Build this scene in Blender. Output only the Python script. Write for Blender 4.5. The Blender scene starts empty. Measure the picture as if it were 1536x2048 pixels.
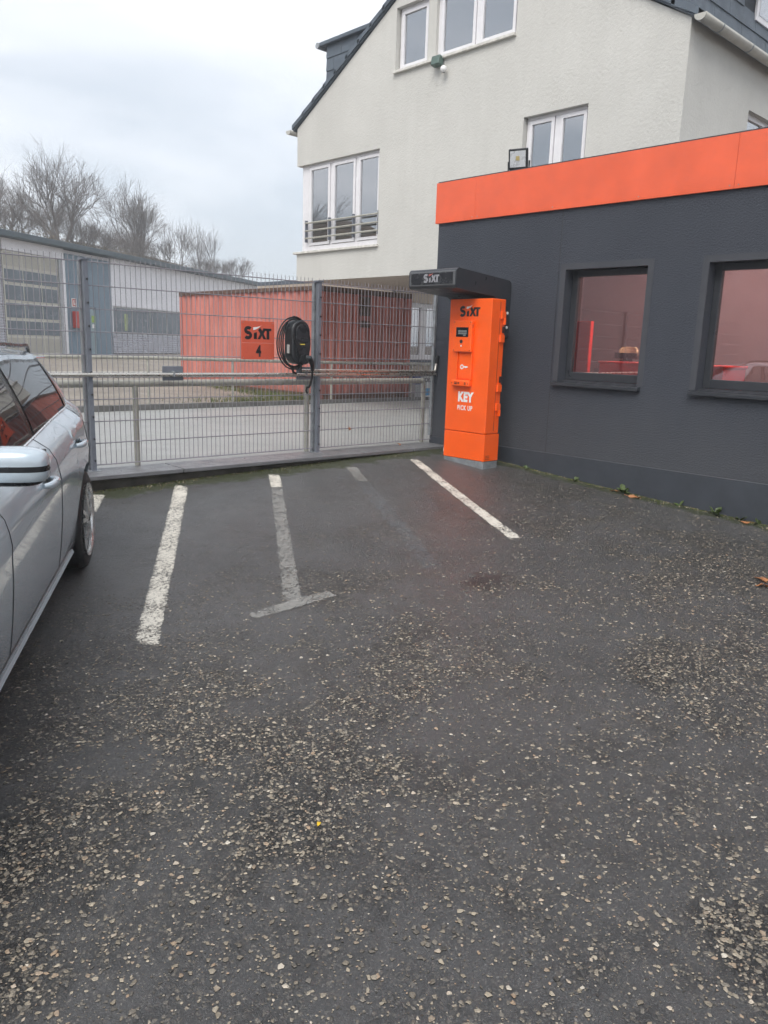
import bpy, math, random
import numpy as np
from mathutils import Vector, Matrix
from mathutils.geometry import tessellate_polygon

random.seed(7)
R = math.radians
SC = bpy.context.scene
COL = SC.collection
K = 1.69                      # eye height above the ground under the camera

# ------------------------------------------------------------------ camera
cam = bpy.data.cameras.new('camera')
cam.lens = 27.39
cam.sensor_width = 36.0
cam.clip_start = 0.05
cam.clip_end = 2000
co = bpy.data.objects.new('camera', cam)
COL.objects.link(co)
FW = Vector((0.676, 0.706, -0.2104)).normalized()
RT = Vector((0.726, -0.687, 0.0317))
RT = (RT - FW * RT.dot(FW)).normalized()
UP = RT.cross(FW)
m3 = Matrix((RT, UP, -FW)).transposed()
co.matrix_world = Matrix.Translation((0, 0, K)) @ m3.to_4x4()
SC.camera = co

# ------------------------------------------------------------------ sky, sun, exposure
SUN_EL, SUN_AZ = R(50), R(243)      # azimuth clockwise from +Y
W = bpy.data.worlds.new('World')
SC.world = W
W.use_nodes = True
wn, wl = W.node_tree.nodes, W.node_tree.links
wn.clear()


def wnode(t, **kw):
    n = wn.new(t)
    for k, v in kw.items():
        setattr(n, k, v)
    return n


sky = wnode('ShaderNodeTexSky', sky_type='NISHITA', sun_disc=False)
sky.sun_elevation = SUN_EL
sky.sun_rotation = SUN_AZ
sky.dust_density = 3.0
tc = wnode('ShaderNodeTexCoord')
sep = wnode('ShaderNodeSeparateXYZ')
wl.new(tc.outputs['Generated'], sep.inputs[0])
zz = wnode('ShaderNodeMath', operation='MAXIMUM')
wl.new(sep.outputs['Z'], zz.inputs[0])
zz.inputs[1].default_value = 0.0
za = wnode('ShaderNodeMath', operation='ADD')
wl.new(zz.outputs[0], za.inputs[0])
za.inputs[1].default_value = 0.16
dx = wnode('ShaderNodeMath', operation='DIVIDE')
dy = wnode('ShaderNodeMath', operation='DIVIDE')
wl.new(sep.outputs['X'], dx.inputs[0]); wl.new(za.outputs[0], dx.inputs[1])
wl.new(sep.outputs['Y'], dy.inputs[0]); wl.new(za.outputs[0], dy.inputs[1])
cmb = wnode('ShaderNodeCombineXYZ')
wl.new(dx.outputs[0], cmb.inputs[0]); wl.new(dy.outputs[0], cmb.inputs[1])
nz = wnode('ShaderNodeTexNoise')
nz.inputs['Scale'].default_value = 0.6
nz.inputs['Detail'].default_value = 6.0
nz.inputs['Roughness'].default_value = 0.5
nz.inputs['Distortion'].default_value = 0.5
shf = wnode('ShaderNodeVectorMath', operation='ADD')
shf.inputs[1].default_value = (21, 8, 0)
wl.new(cmb.outputs[0], shf.inputs[0])
wl.new(shf.outputs[0], nz.inputs['Vector'])
cr = wnode('ShaderNodeValToRGB')
cr.color_ramp.elements[0].position = 0.40
cr.color_ramp.elements[0].color = (0.385, 0.42, 0.46, 1)
cr.color_ramp.elements[1].position = 0.60
cr.color_ramp.elements[1].color = (0.64, 0.645, 0.665, 1)
wl.new(nz.outputs['Fac'], cr.inputs[0])
mulk = wnode('ShaderNodeMix', data_type='RGBA', blend_type='MULTIPLY')
mulk.inputs['Factor'].default_value = 0.84
wl.new(sky.outputs[0], mulk.inputs['A'])
mulk.inputs['B'].default_value = (0.10, 0.10, 0.10, 1)
mixc = wnode('ShaderNodeMix', data_type='RGBA')
mixc.inputs['Factor'].default_value = 0.93
wl.new(mulk.outputs['Result'], mixc.inputs['A'])
wl.new(cr.outputs[0], mixc.inputs['B'])
bg = wnode('ShaderNodeBackground')
bg.inputs['Strength'].default_value = 1.0
wl.new(mixc.outputs['Result'], bg.inputs['Color'])
wo = wnode('ShaderNodeOutputWorld')
wl.new(bg.outputs[0], wo.inputs['Surface'])

sl = bpy.data.lights.new('sun', 'SUN')
sl.energy = 1.5
sl.angle = R(40)
sl.color = (1.0, 0.97, 0.92)
so = bpy.data.objects.new('sun', sl)
COL.objects.link(so)
sd = Vector((math.sin(SUN_AZ) * math.cos(SUN_EL), math.cos(SUN_AZ) * math.cos(SUN_EL), math.sin(SUN_EL)))
so.rotation_euler = sd.to_track_quat('Z', 'Y').to_euler()

SC.view_settings.view_transform = 'Standard'
SC.view_settings.look = 'None'
SC.view_settings.exposure = 0.92
SC.view_settings.gamma = 1.0
SC.view_settings.use_curve_mapping = False
SC.render.engine = 'CYCLES'
SC.cycles.max_bounces = 5
SC.cycles.diffuse_bounces = 3
SC.cycles.glossy_bounces = 3
SC.cycles.use_adaptive_sampling = True
SC.cycles.adaptive_threshold = 0.03
SC.cycles.adaptive_min_samples = 24
SC.cycles.transparent_max_bounces = 12


# ------------------------------------------------------------------ mesh builder
class MB:
    def __init__(s):
        s.v, s.f = [], []

    def add(s, vs, fs):
        b = len(s.v)
        s.v += [tuple(p) for p in vs]
        s.f += [tuple(b + i for i in f) for f in fs]
        return s

    def box(s, x0, x1, y0, y1, z0, z1):
        return s.add([(x0, y0, z0), (x1, y0, z0), (x1, y1, z0), (x0, y1, z0), (x0, y0, z1), (x1, y0, z1), (x1, y1, z1), (x0, y1, z1)],
                     [(0, 3, 2, 1), (4, 5, 6, 7), (0, 1, 5, 4), (1, 2, 6, 5), (2, 3, 7, 6), (3, 0, 4, 7)])

    def tube(s, pts, r, n=8, cap=True, ref=None):
        pts = [Vector(p) for p in pts]
        rs = r if isinstance(r, (list, tuple)) else [r] * len(pts)
        rings = []
        a = None
        for i, p in enumerate(pts):
            if i == 0: d = pts[1] - p
            elif i == len(pts) - 1: d = p - pts[i - 1]
            else: d = pts[i + 1] - pts[i - 1]
            d = d.normalized() if d.length > 1e-9 else Vector((0, 0, 1))
            if a is None:
                a = Vector(ref) if ref else (Vector((0, 0, 1)) if abs(d.z) < 0.9 else Vector((1, 0, 0)))
            a = (a - d * a.dot(d))
            a = a.normalized() if a.length > 1e-6 else d.orthogonal().normalized()
            b = d.cross(a)
            rings.append([p + (a * math.cos(2 * math.pi * k / n) + b * math.sin(2 * math.pi * k / n)) * rs[i] for k in range(n)])
        base = len(s.v)
        for rg in rings: s.v += [tuple(q) for q in rg]
        for i in range(len(pts) - 1):
            for k in range(n):
                a0 = base + i * n + k; a1 = base + i * n + (k + 1) % n
                s.f.append((a0, a1, a1 + n, a0 + n))
        if cap:
            s.f.append(tuple(base + k for k in reversed(range(n))))
            s.f.append(tuple(base + (len(pts) - 1) * n + k for k in range(n)))
        return s

    def prism(s, poly, h, fn):
        """poly: 2-D outline counter-clockwise; fn(u, v, w) -> 3-D; w goes 0..h"""
        n = len(poly)
        vs = [fn(u, v, 0) for u, v in poly] + [fn(u, v, h) for u, v in poly]
        fs = [tuple(reversed(range(n))), tuple(range(n, 2 * n))]
        fs += [(i, (i + 1) % n, n + (i + 1) % n, n + i) for i in range(n)]
        return s.add(vs, fs)

    def flat(s, poly, fn):
        tr = tessellate_polygon([[Vector((u, v, 0)) for u, v in poly]])
        return s.add([fn(u, v) for u, v in poly], [tuple(t) for t in tr])

    def grid(s, rows, close_u=False):
        n = len(rows[0]); b = len(s.v)
        for r_ in rows: s.v += [tuple(p) for p in r_]
        for i in range(len(rows) - 1):
            for j in range(n - 1 + (1 if close_u else 0)):
                j2 = (j + 1) % n
                s.f.append((b + i * n + j, b + i * n + j2, b + (i + 1) * n + j2, b + (i + 1) * n + j))
        return s

    def mesh(s, name):
        me = bpy.data.meshes.new(name)
        me.from_pydata(s.v, [], s.f)
        return me

    def build(s, name, mat, parent=None, smooth=False, bevel=0, seg=2, angle=40, loc=None, rot=None):
        me = s.mesh(name)
        return link(name, me, mat, parent, smooth, bevel, seg, angle, loc, rot)


def link(name, me, mat=None, parent=None, smooth=False, bevel=0, seg=2, angle=40, loc=None, rot=None):
    if mat is not None and not me.materials: me.materials.append(mat)
    o = bpy.data.objects.new(name, me)
    COL.objects.link(o)
    if parent is not None: o.parent = parent
    if loc is not None: o.location = loc
    if rot is not None: o.rotation_euler = rot
    if smooth:
        me.polygons.foreach_set('use_smooth', [True] * len(me.polygons))
        try: me.set_sharp_from_angle(angle=R(angle))
        except Exception: pass
    if bevel:
        b = o.modifiers.new('bevel', 'BEVEL'); b.width = bevel; b.segments = seg; b.limit_method = 'ANGLE'; b.angle_limit = R(35)
    return o


def empty(name, loc, rz=0.0):
    o = bpy.data.objects.new(name, None)
    COL.objects.link(o)
    o.location = loc
    o.rotation_euler = (0, 0, rz)
    return o


def tag(o, label=None, cat=None, group=None, kind=None):
    if label: o['label'] = label
    if cat: o['category'] = cat
    if group: o['group'] = group
    if kind: o['kind'] = kind
    return o


def struct(o):
    o['kind'] = 'structure'
    return o


def wall_poly(mb, outer, holes, fn, depth):
    """flat wall with openings: outer and holes are 2-D loops, fn(u, v, w): w into the wall; reveals of the given depth"""
    loops = [[Vector((u, v, 0)) for u, v in outer]] + [[Vector((u, v, 0)) for u, v in h] for h in holes]
    tr = tessellate_polygon(loops)
    flat = [p for l in loops for p in l]
    mb.add([fn(p.x, p.y, 0) for p in flat], [tuple(t) for t in tr])
    for h in holes:
        n = len(h)
        mb.add([fn(u, v, 0) for u, v in h] + [fn(u, v, depth) for u, v in h], [(i, (i + 1) % n, n + (i + 1) % n, n + i) for i in range(n)])


def rect(u0, u1, v0, v1):
    return [(u0, v0), (u1, v0), (u1, v1), (u0, v1)]


# ------------------------------------------------------------------ materials
MATS = {}


class NT:
    def __init__(s, name):
        s.m = bpy.data.materials.new(name)
        s.m.use_nodes = True
        s.n, s.l = s.m.node_tree.nodes, s.m.node_tree.links
        s.b = s.n['Principled BSDF']
        s.out = s.n['Material Output']

    def new(s, t, ins=None, **kw):
        n = s.n.new(t)
        for k, v in kw.items(): setattr(n, k, v)
        for k, v in (ins or {}).items(): s.put(n.inputs[k], v)
        return n

    def put(s, sock, v):
        if hasattr(v, 'is_linked') or isinstance(v, bpy.types.NodeSocket): s.l.new(v, sock)
        else: sock.default_value = v

    def coord(s, kind='Object'):
        return s.new('ShaderNodeTexCoord').outputs[kind]

    def noise(s, vec, scale, detail=4, rough=.55, dist=0.0):
        return s.new('ShaderNodeTexNoise', {'Vector': vec, 'Scale': scale, 'Detail': detail, 'Roughness': rough, 'Distortion': dist}).outputs['Fac']

    def ramp(s, fac, stops):
        r_ = s.new('ShaderNodeValToRGB', {'Fac': fac})
        e = r_.color_ramp.elements
        while len(e) < len(stops): e.new(0.5)
        for i, (p, c) in enumerate(stops):
            e[i].position = p
            e[i].color = (c, c, c, 1) if isinstance(c, (int, float)) else (*c, 1)
        return r_.outputs['Color']

    def mix(s, fac, a, b, blend='MIX'):
        n = s.new('ShaderNodeMix', data_type='RGBA', blend_type=blend)
        s.put(n.inputs['Factor'], fac)
        for k, v in (('A', a), ('B', b)):
            s.put(n.inputs[k], (*v, 1) if isinstance(v, tuple) and len(v) == 3 else v)
        return n.outputs['Result']

    def math(s, op, a, b=0.0, c=None, clamp=False):
        n = s.new('ShaderNodeMath', operation=op)
        n.use_clamp = clamp
        s.put(n.inputs[0], a); s.put(n.inputs[1], b)
        if c is not None: s.put(n.inputs[2], c)
        return n.outputs[0]

    def bump(s, h, strength=.3, dist=.01, prev=None):
        n = s.new('ShaderNodeBump', {'Height': h, 'Strength': strength, 'Distance': dist})
        if prev is not None: s.l.new(prev, n.inputs['Normal'])
        return n.outputs[0]

    def set(s, **kw):
        names = dict(color='Base Color', rough='Roughness', metal='Metallic', normal='Normal', spec='Specular IOR Level', ior='IOR', coat='Coat Weight', coatr='Coat Roughness', coatn='Coat Normal')
        for k, v in kw.items():
            if isinstance(v, tuple) and len(v) == 3: v = (*v, 1)
            s.put(s.b.inputs[names[k]], v)
        return s.m


def simple(name, col, rough=.5, metal=0.0, var=.12, scale=6.0, bump=0.0, bscale=80.0, coat=0.0, rvar=.12):
    if name in MATS: return MATS[name]
    t = NT(name)
    c = t.coord()
    n1 = t.noise(c, scale, 5, .6)
    dark = tuple(x * (1 - var) for x in col); lite = tuple(min(1, x * (1 + var)) for x in col)
    t.set(color=t.ramp(n1, [(.3, dark), (.7, lite)]), metal=metal, coat=coat)
    n2 = t.noise(c, scale * 2.3, 4, .6)
    t.set(rough=t.ramp(n2, [(.3, max(0, rough - rvar)), (.7, min(1, rough + rvar))]))
    if bump: t.set(normal=t.bump(t.noise(c, bscale, 3, .6), bump, .004))
    MATS[name] = t.m
    return t.m


def make_asphalt():
    t = NT('wet_asphalt')
    c = t.coord()
    worn = t.new('ShaderNodeAttribute', attribute_name='worn').outputs['Fac']      # where the binder has washed out between the stones
    mid = t.noise(c, 3.1, 6, .65)
    big = t.noise(c, .6, 5, .6)
    expo = t.math('ADD', t.math('MULTIPLY', worn, .75), t.math('MULTIPLY', t.math('SUBTRACT', t.noise(c, 7.0, 5, .7), .5), 1.3), clamp=True)
    wob = t.new('ShaderNodeTexNoise', {'Vector': c, 'Scale': 140.0, 'Detail': 2.0})
    cw = t.new('ShaderNodeVectorMath', operation='MULTIPLY_ADD')
    t.l.new(wob.outputs['Color'], cw.inputs[0]); cw.inputs[1].default_value = (.010, .010, .010); t.l.new(c, cw.inputs[2])
    def layer(scale, edge):
        v = t.new('ShaderNodeTexVoronoi', {'Vector': cw.outputs[0], 'Scale': scale})
        d = t.new('ShaderNodeTexVoronoi', {'Vector': cw.outputs[0], 'Scale': scale}, feature='DISTANCE_TO_EDGE')
        k = t.new('ShaderNodeSeparateColor', {0: v.outputs['Color']})
        return v, t.ramp(d.outputs['Distance'], [(.02, 0), (edge, 1)]), k
    v1, in1, k1 = layer(78.0, .16)
    v2, in2, k2 = layer(190.0, .2)
    grit = t.ramp(k2.outputs[0], [(.0, (.016, .016, .0165)), (.5, (.05, .0495, .05)), (.8, (.10, .098, .094)), (.93, (.17, .16, .145)), (1.0, (.34, .31, .27))])
    grit = t.mix(in2, (.012, .012, .012), grit)
    binder = t.mix(t.ramp(mid, [(.3, 0), (.7, 1)]), (.088, .089, .092), (.145, .146, .149))
    binder = t.mix(t.ramp(big, [(.38, 0), (.62, .6)]), binder, (.18, .181, .185))
    stone = t.ramp(k1.outputs[0], [(.0, (.018, .018, .018)), (.45, (.045, .044, .042)), (.62, (.085, .08, .072)), (.8, (.17, .15, .12)), (.92, (.32, .275, .21)), (1.0, (.45, .40, .32))])
    stone = t.mix(in1, (.010, .010, .010), stone)
    base = t.mix(.55, binder, grit)
    col = t.mix(t.ramp(expo, [(.15, .08), (.75, .92)]), base, stone)
    chip = t.math('MULTIPLY', in1, expo)
    # an oil stain with its own ragged outline
    sp3 = t.new('ShaderNodeSeparateXYZ', {0: c})
    ox = t.math('DIVIDE', t.math('SUBTRACT', sp3.outputs[0], 4.02), .36)
    oy = t.math('DIVIDE', t.math('SUBTRACT', sp3.outputs[1], 3.16), .20)
    rr = t.math('SQRT', t.math('ADD', t.math('MULTIPLY', ox, ox), t.math('MULTIPLY', oy, oy)))
    rr = t.math('ADD', rr, t.math('MULTIPLY', t.math('SUBTRACT', t.noise(c, 7, 5, .7), .5), 2.4))
    stain = t.ramp(rr, [(.35, .85), (.75, 0)])
    col = t.mix(stain, col, (.012, .011, .012))
    # moss in the damp edge under the coping and along the office wall
    edge_y = t.math('SUBTRACT', t.math('MULTIPLY_ADD', sp3.outputs[0], -.030, 6.82), sp3.outputs[1])
    edge_x = t.math('SUBTRACT', 7.35, sp3.outputs[0])
    e = t.math('MINIMUM', edge_y, t.math('MULTIPLY', edge_x, 1.4))
    mo = t.math('SUBTRACT', t.math('MULTIPLY', t.noise(c, 4.2, 6, .7), .62), e)
    moss = t.ramp(mo, [(.0, 0), (.10, .75)])
    col = t.mix(moss, col, t.mix(t.noise(c, 60, 2), (.022, .032, .008), (.062, .078, .018)))
    wet = t.noise(c, 1.3, 4, .6)
    rough = t.ramp(wet, [(.30, .32), (.52, .44), (.75, .56)])
    rough = t.mix(moss, rough, (.9, .9, .9))
    rough = t.mix(stain, rough, (.28, .28, .28))
    h = t.math('ADD', t.math('MULTIPLY', in2, .35), t.math('MULTIPLY', chip, 1.2))
    h = t.math('ADD', h, t.math('MULTIPLY', t.noise(c, 120, 4, .7), .6))
    nrm = t.bump(h, .95, .007)
    nrm = t.bump(t.noise(c, 32, 4, .6), .35, .008, nrm)
    t.set(color=col, rough=rough, normal=nrm, spec=.5, coat=t.mix(moss, t.ramp(t.noise(c, .8, 4, .6), [(.35, .2), (.62, .75)]), (.0, .0, .0)), coatr=.42, coatn=t.bump(h, .45, .004))
    return t.m


def make_paint(name, col, cover, lo=.02):
    """road paint with worn gaps"""
    t = NT(name)
    c = t.coord()
    n1 = t.noise(c, 42, 6, .8)
    n2 = t.noise(c, 5.0, 4, .6)
    n3 = t.noise(c, 150, 3, .7)
    wear = t.math('ADD', t.math('ADD', t.math('MULTIPLY', n1, .5), t.math('MULTIPLY', n2, .2)), t.math('MULTIPLY', n3, .3))
    ed = t.new('ShaderNodeAttribute', attribute_name='edge')
    wear = t.math('SUBTRACT', wear, t.math('MULTIPLY', t.math('POWER', ed.outputs['Fac'], 6.0), .08))
    a = t.ramp(wear, [(cover - .03, 0.0), (cover + .02, 1)])
    if lo < .9:
        pass
    colr = t.mix(t.noise(c, 60, 3), tuple(x * .72 for x in col), col)
    t.set(color=colr, rough=.55, normal=t.bump(t.noise(c, 120, 4, .7), .6, .003))
    tr = t.new('ShaderNodeBsdfTransparent')
    mx = t.new('ShaderNodeMixShader')
    t.l.new(t.math('MULTIPLY', a, lo), mx.inputs[0])
    t.l.new(tr.outputs[0], mx.inputs[1]); t.l.new(t.b.outputs[0], mx.inputs[2])
    t.l.new(mx.outputs[0], t.out.inputs['Surface'])
    return t.m


def make_stucco(name, col, col2, bump, scale=70.0, stain=None, rough=.85, fine=220.0, splash=None):
    t = NT(name)
    c = t.coord()
    big = t.noise(c, .8, 5, .6)
    base = t.mix(t.ramp(big, [(.35, 0), (.7, 1)]), col, col2)
    st = t.new('ShaderNodeMapping', {'Vector': c, 'Scale': (3.0, 3.0, .35)})
    base = t.mix(t.math('MULTIPLY', t.ramp(t.noise(st.outputs[0], 2.2, 5, .65), [(.45, 0), (.72, 1)]), .11), base, tuple(x * .70 for x in col))
    if stain:
        (y0, y1, z0, z1, sc) = stain
        s3 = t.new('ShaderNodeSeparateXYZ', {0: c})
        fy = t.math('MULTIPLY', t.math('SUBTRACT', s3.outputs[1], y0), t.math('SUBTRACT', y1, s3.outputs[1]))
        fz = t.math('ABSOLUTE', t.math('SUBTRACT', s3.outputs[2], t.math('MULTIPLY_ADD', t.noise(c, 2.5, 4), .35, (z0 + z1) / 2 - .17)))
        mk = t.math('MULTIPLY', t.ramp(fy, [(0.0, 0), (.25, 1)]), t.ramp(fz, [(.0, 1), ((z1 - z0) / 2, 0)]))
        mk = t.math('MULTIPLY', mk, t.ramp(t.noise(c, 16, 5, .7), [(.42, 0), (.62, 1)]))
        base = t.mix(t.math('MULTIPLY', mk, .9), base, sc)
    if splash is not None:      # dust thrown up from the ground, thinning out upwards
        s4 = t.new('ShaderNodeSeparateXYZ', {0: c})
        hh_ = t.math('ADD', s4.outputs[2], t.math('MULTIPLY', t.noise(c, 3.5, 6, .7), -.9))
        base = t.mix(t.math('MULTIPLY', t.ramp(hh_, [(.0, 1), (.75, 0)]), .5), base, splash)
    base = t.mix(t.math('MULTIPLY', t.ramp(t.noise(c, scale * .6, 5, .75), [(.4, 0), (.65, 1)]), .08), base, tuple(x * .6 for x in col))
    h = t.noise(c, scale, 4, .65)
    nrm = t.bump(h, bump, .012)
    nrm = t.bump(t.noise(c, fine, 2, .5), bump * .6, .003, nrm)
    t.set(color=base, rough=rough, normal=nrm, spec=.3)
    return t.m


def make_glass(name, tint, f0=1.9, add=0.05, refl=(.95, .97, 1.0)):
    t = NT(name)
    fr = t.new('ShaderNodeFresnel', {'IOR': f0})
    c = t.coord()
    wob = t.bump(t.noise(c, .9, 2, .4), .03, .05)
    gl = t.new('ShaderNodeBsdfGlossy', {'Color': (*refl, 1), 'Roughness': .015, 'Normal': wob})
    tr = t.new('ShaderNodeBsdfTransparent', {'Color': (*tint, 1)})
    mx = t.new('ShaderNodeMixShader')
    t.l.new(t.math('ADD', fr.outputs[0], add, clamp=True), mx.inputs[0])
    t.l.new(tr.outputs[0], mx.inputs[1]); t.l.new(gl.outputs[0], mx.inputs[2])
    t.l.new(mx.outputs[0], t.out.inputs['Surface'])
    return t.m


def make_chip():
    t = NT('stone_chip')
    g = t.new('ShaderNodeNewGeometry')
    oi = t.new('ShaderNodeObjectInfo')
    rnd = t.math('FRACT', t.math('ADD', g.outputs['Random Per Island'], oi.outputs['Random']))
    col = t.ramp(rnd, [(.0, (.045, .042, .038)), (.18, (.13, .115, .095)), (.36, (.29, .245, .18)), (.5, (.16, .145, .125)), (.66, (.45, .385, .29)), (.82, (.27, .235, .185)), (.94, (.38, .27, .18)), (1.0, (.62, .57, .48))])
    c = t.coord()
    col = t.mix(t.ramp(t.noise(c, 130, 4, .7), [(.40, 0), (.70, .6)]), col, (.07, .065, .055))
    t.set(color=col, rough=t.ramp(rnd, [(.0, .35), (1, .6)]), normal=t.bump(t.noise(c, 300, 3, .7), .5, .002))
    return t.m


def make_rusty_red():
    t = NT('weathered_red_paint')
    c = t.coord()
    st = t.new('ShaderNodeMapping', {'Vector': c, 'Scale': (9.0, 9.0, .45)})
    n = t.noise(st.outputs[0], 1.6, 6, .7)
    s3 = t.new('ShaderNodeSeparateXYZ', {0: c})
    col = t.mix(t.ramp(t.noise(c, .9, 4), [(.3, 0), (.7, 1)]), (.47, .145, .115), (.58, .215, .175))
    col = t.mix(t.ramp(n, [(.48, 0), (.70, .65)]), col, (.20, .085, .06))
    low = t.ramp(t.math('ADD', s3.outputs[2], t.math('MULTIPLY', t.noise(c, 6, 5, .7), .5)), [(.28, .8), (.62, 0)])
    col = t.mix(low, col, (.09, .045, .03))
    t.set(color=col, rough=.6, normal=t.bump(t.noise(c, 40, 4), .15, .004))
    return t.m


def make_coat_paint(name, col, rough=.35, var=.09):
    return simple(name, col, rough, 0, var, 2.6, .03, 300, 0.2, .12)


ASPHALT = make_asphalt()
CHIP = make_chip()
TAR = simple('tar_film', (.017, .0165, .016), .5, 0, .3, 60)
PAINT = make_paint('white_road_paint', (.76, .72, .63), .478, .97)
PAINT_OLD = make_paint('faded_road_paint', (.45, .44, .41), .482, .55)
PAINT_GHOST = make_paint('ghost_road_paint', (.24, .26, .28), .50, .26)
LANE = simple('pale_wet_lane', (.30, .30, .29), .5, 0, .05, .5, .08, 60)
CONCRETE = simple('dark_mossy_concrete', (.075, .068, .055), .8, 0, .45, 5, .8, 30)
SLAB = simple('grey_stone_slab', (.155, .157, .165), .38, 0, .18, 4, .25, 90)
DARK_WALL = make_stucco('anthracite_render', (.044, .050, .064), (.052, .058, .073), .7, 60, None, .62, 160, (.078, .080, .086))
DARK_SMOOTH = simple('anthracite_plinth_paint', (.040, .046, .057), .55, 0, .14, 4, .15, 40)
DARK_TRIM = simple('anthracite_trim', (.050, .053, .063), .6, 0, .08, 3, .1, 120)
DARK_METAL = simple('anthracite_metal', (.036, .039, .046), .38, 0.1, .08, 3)
HOUSE_WALL = make_stucco('pale_render', (.545, .537, .505), (.605, .597, .563), .6, 24, (9.1, 11.1, K + 1.20, K + 1.58, (.22, .165, .09)), .9, 90)
HOUSE_SIDE = HOUSE_WALL
SOFFIT = make_stucco('brown_soffit', (.52, .45, .39), (.58, .50, .43), .3, 40)
FRAME = simple('white_window_frame', (.74, .73, .75), .35, 0, .04, 5)
SILLM = simple('weathered_sill', (.60, .585, .54), .6, 0, .2, 14, .2, 60)
GLASS = make_glass('window_glass', (.75, .80, .80), 2.0, .30)
GLASS_OFFICE = make_glass('office_glass', (.94, .82, .82), 1.55, .17, (1.0, .84, .82))
SLATE = simple('slate', (.095, .118, .145), .55, 0, .18, 2.5, .2, 40)
ORANGE = make_coat_paint('orange_panel', (.78, .118, .045), .5)
ORANGE_K = make_coat_paint('orange_powder_coat', (.94, .108, .002), .55)
SIGN_RED = make_coat_paint('orange_red_sign', (.62, .105, .055), .5)
BLACK = simple('black_print', (.012, .013, .016), .45)
WHITE = simple('white_print', (.80, .79, .78), .45, 0, .02)
GALV = simple('galvanised_steel', (.34, .36, .38), .5, .6, .25, 12, .1, 60)
WIRE = simple('grey_wire', (.27, .26, .285), .5, .3, .15, 10)
POSTM = simple('grey_post_paint', (.155, .17, .20), .5, .1, .15, 6)
TUBEM = simple('stainless_tube', (.60, .58, .53), .28, .85, .1, 6)
RAILM = simple('grey_rail_tube', (.42, .41, .36), .48, .35, .18, 8)
RUBBER = simple('black_rubber', (.012, .012, .013), .55, 0, .2, 20)
PLASTIC = simple('black_plastic', (.014, .016, .019), .38, 0, .1, 10)
RED_CONT = make_rusty_red()
RUST = simple('dark_rust', (.10, .055, .038), .8, 0, .5, 8, .3, 30)
BARK = simple('grey_brown_bark', (.105, .088, .078), .9, 0, .25, 3)
EARTH = simple('leaf_litter_bank', (.12, .09, .065), .95, 0, .5, .9, .8, 3)
YARDM = simple('yard_paving', (.23, .20, .165), .7, 0, .22, .7, .5, 12)
CLAD = simple('white_cladding', (.74, .735, .77), .5, 0, .05, 1.5)
BLUE_CLAD = simple('blue_grey_cladding', (.16, .22, .275), .5, 0, .08, 1.2)
ALU = simple('corrugated_aluminium', (.56, .56, .60), .4, .5, .08, 2)
FASCIA = simple('blue_grey_fascia', (.075, .10, .115), .55, 0, .1, 2)
CREAM = simple('cream_door_frame', (.55, .53, .47), .5, 0, .06, 3)
PANE = simple('dull_pane', (.115, .14, .165), .22, 0, .18, .7)
REDBOX = simple('red_box', (.42, .045, .035), .45, 0, .08, 5)
LEAF_G = simple('weed_leaf', (.058, .088, .020), .6, 0, .4, 30)
LEAF_B = simple('brown_leaf', (.33, .14, .055), .65, 0, .35, 60)
LEAF_Y = simple('yellow_leaf', (.65, .42, .02), .6, 0, .15, 60)


# ------------------------------------------------------------------ ground
def gz(x, y):
    """height of the sloping parking lot (world z)"""
    y = min(max(y, -1.5), 7.2)
    g = -1.60 + .025 * y + .0044 * y * y
    k = .012 + .018 * max(0, y) / 6.65
    return K + g + k * (min(x, 7.35) - 7.35)


def fence_y(x):       # line of the mesh fence
    return 6.85 - .03006 * (x - 7.35)


FD = Vector((.99955, -.03004, 0)); FP = Vector((.03004, .99955, 0)); FROT = R(-1.7213)


def fpos(s, t, z): return Vector((7.35, 6.85, 0)) + FD * s + FP * t + Vector((0, 0, z))


# ------------------------------------------------------------------ stone chips in the worn asphalt
rng = np.random.default_rng(11)


def vnoise(x, y, s, seed):
    r_ = np.random.default_rng(seed).random((64, 64))
    u, v = x * s, y * s
    i, j = np.floor(u).astype(int), np.floor(v).astype(int)
    fu, fv = u - i, v - j
    fu = fu * fu * (3 - 2 * fu); fv = fv * fv * (3 - 2 * fv)
    g = lambda a, b: r_[a % 64, b % 64]
    return (g(i, j) * (1 - fu) + g(i + 1, j) * fu) * (1 - fv) + (g(i, j + 1) * (1 - fu) + g(i + 1, j + 1) * fu) * fv


def chip_density(x, y):
    n = .34 * vnoise(x, y, 1.3, 1) + .30 * vnoise(x, y, 3.3, 2) + .20 * vnoise(x, y, 8, 3) + .16 * vnoise(x, y, 19, 4)
    return np.clip((n - .355) * 3.6, .30, 1.0)


def bay_of(x, y):      # the bays keep more of their binder
    return np.clip((y - .22 * x - 2.3) / 1.8, 0, 1)


struct(MB().add([(-900, -900, K - 2.2), (900, -900, K - 2.2), (900, 900, K - 2.2), (-900, 900, K - 2.2)], [(0, 1, 2, 3)]).build('ground', EARTH))
xs = np.concatenate([np.linspace(-12, -1, 12), np.linspace(-.9, 7.345, 110)])
fr = np.concatenate([np.linspace(0, .44, 8), np.linspace(.45, 1, 110)])
rows = [[(x, -8 + (fence_y(x) - .13 + 8) * f, gz(x, -8 + (fence_y(x) - .13 + 8) * f)) for x in xs] for f in fr]
lot = struct(MB().grid(rows).build('parking_lot', ASPHALT, smooth=True))
P_ = np.array([p for r_ in rows for p in r_])
at_ = lot.data.attributes.new('worn', 'FLOAT', 'POINT')
at_.data.foreach_set('value', (chip_density(P_[:, 0], P_[:, 1]) * (1 - .55 * bay_of(P_[:, 0], P_[:, 1]))).astype(np.float32))

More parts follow.
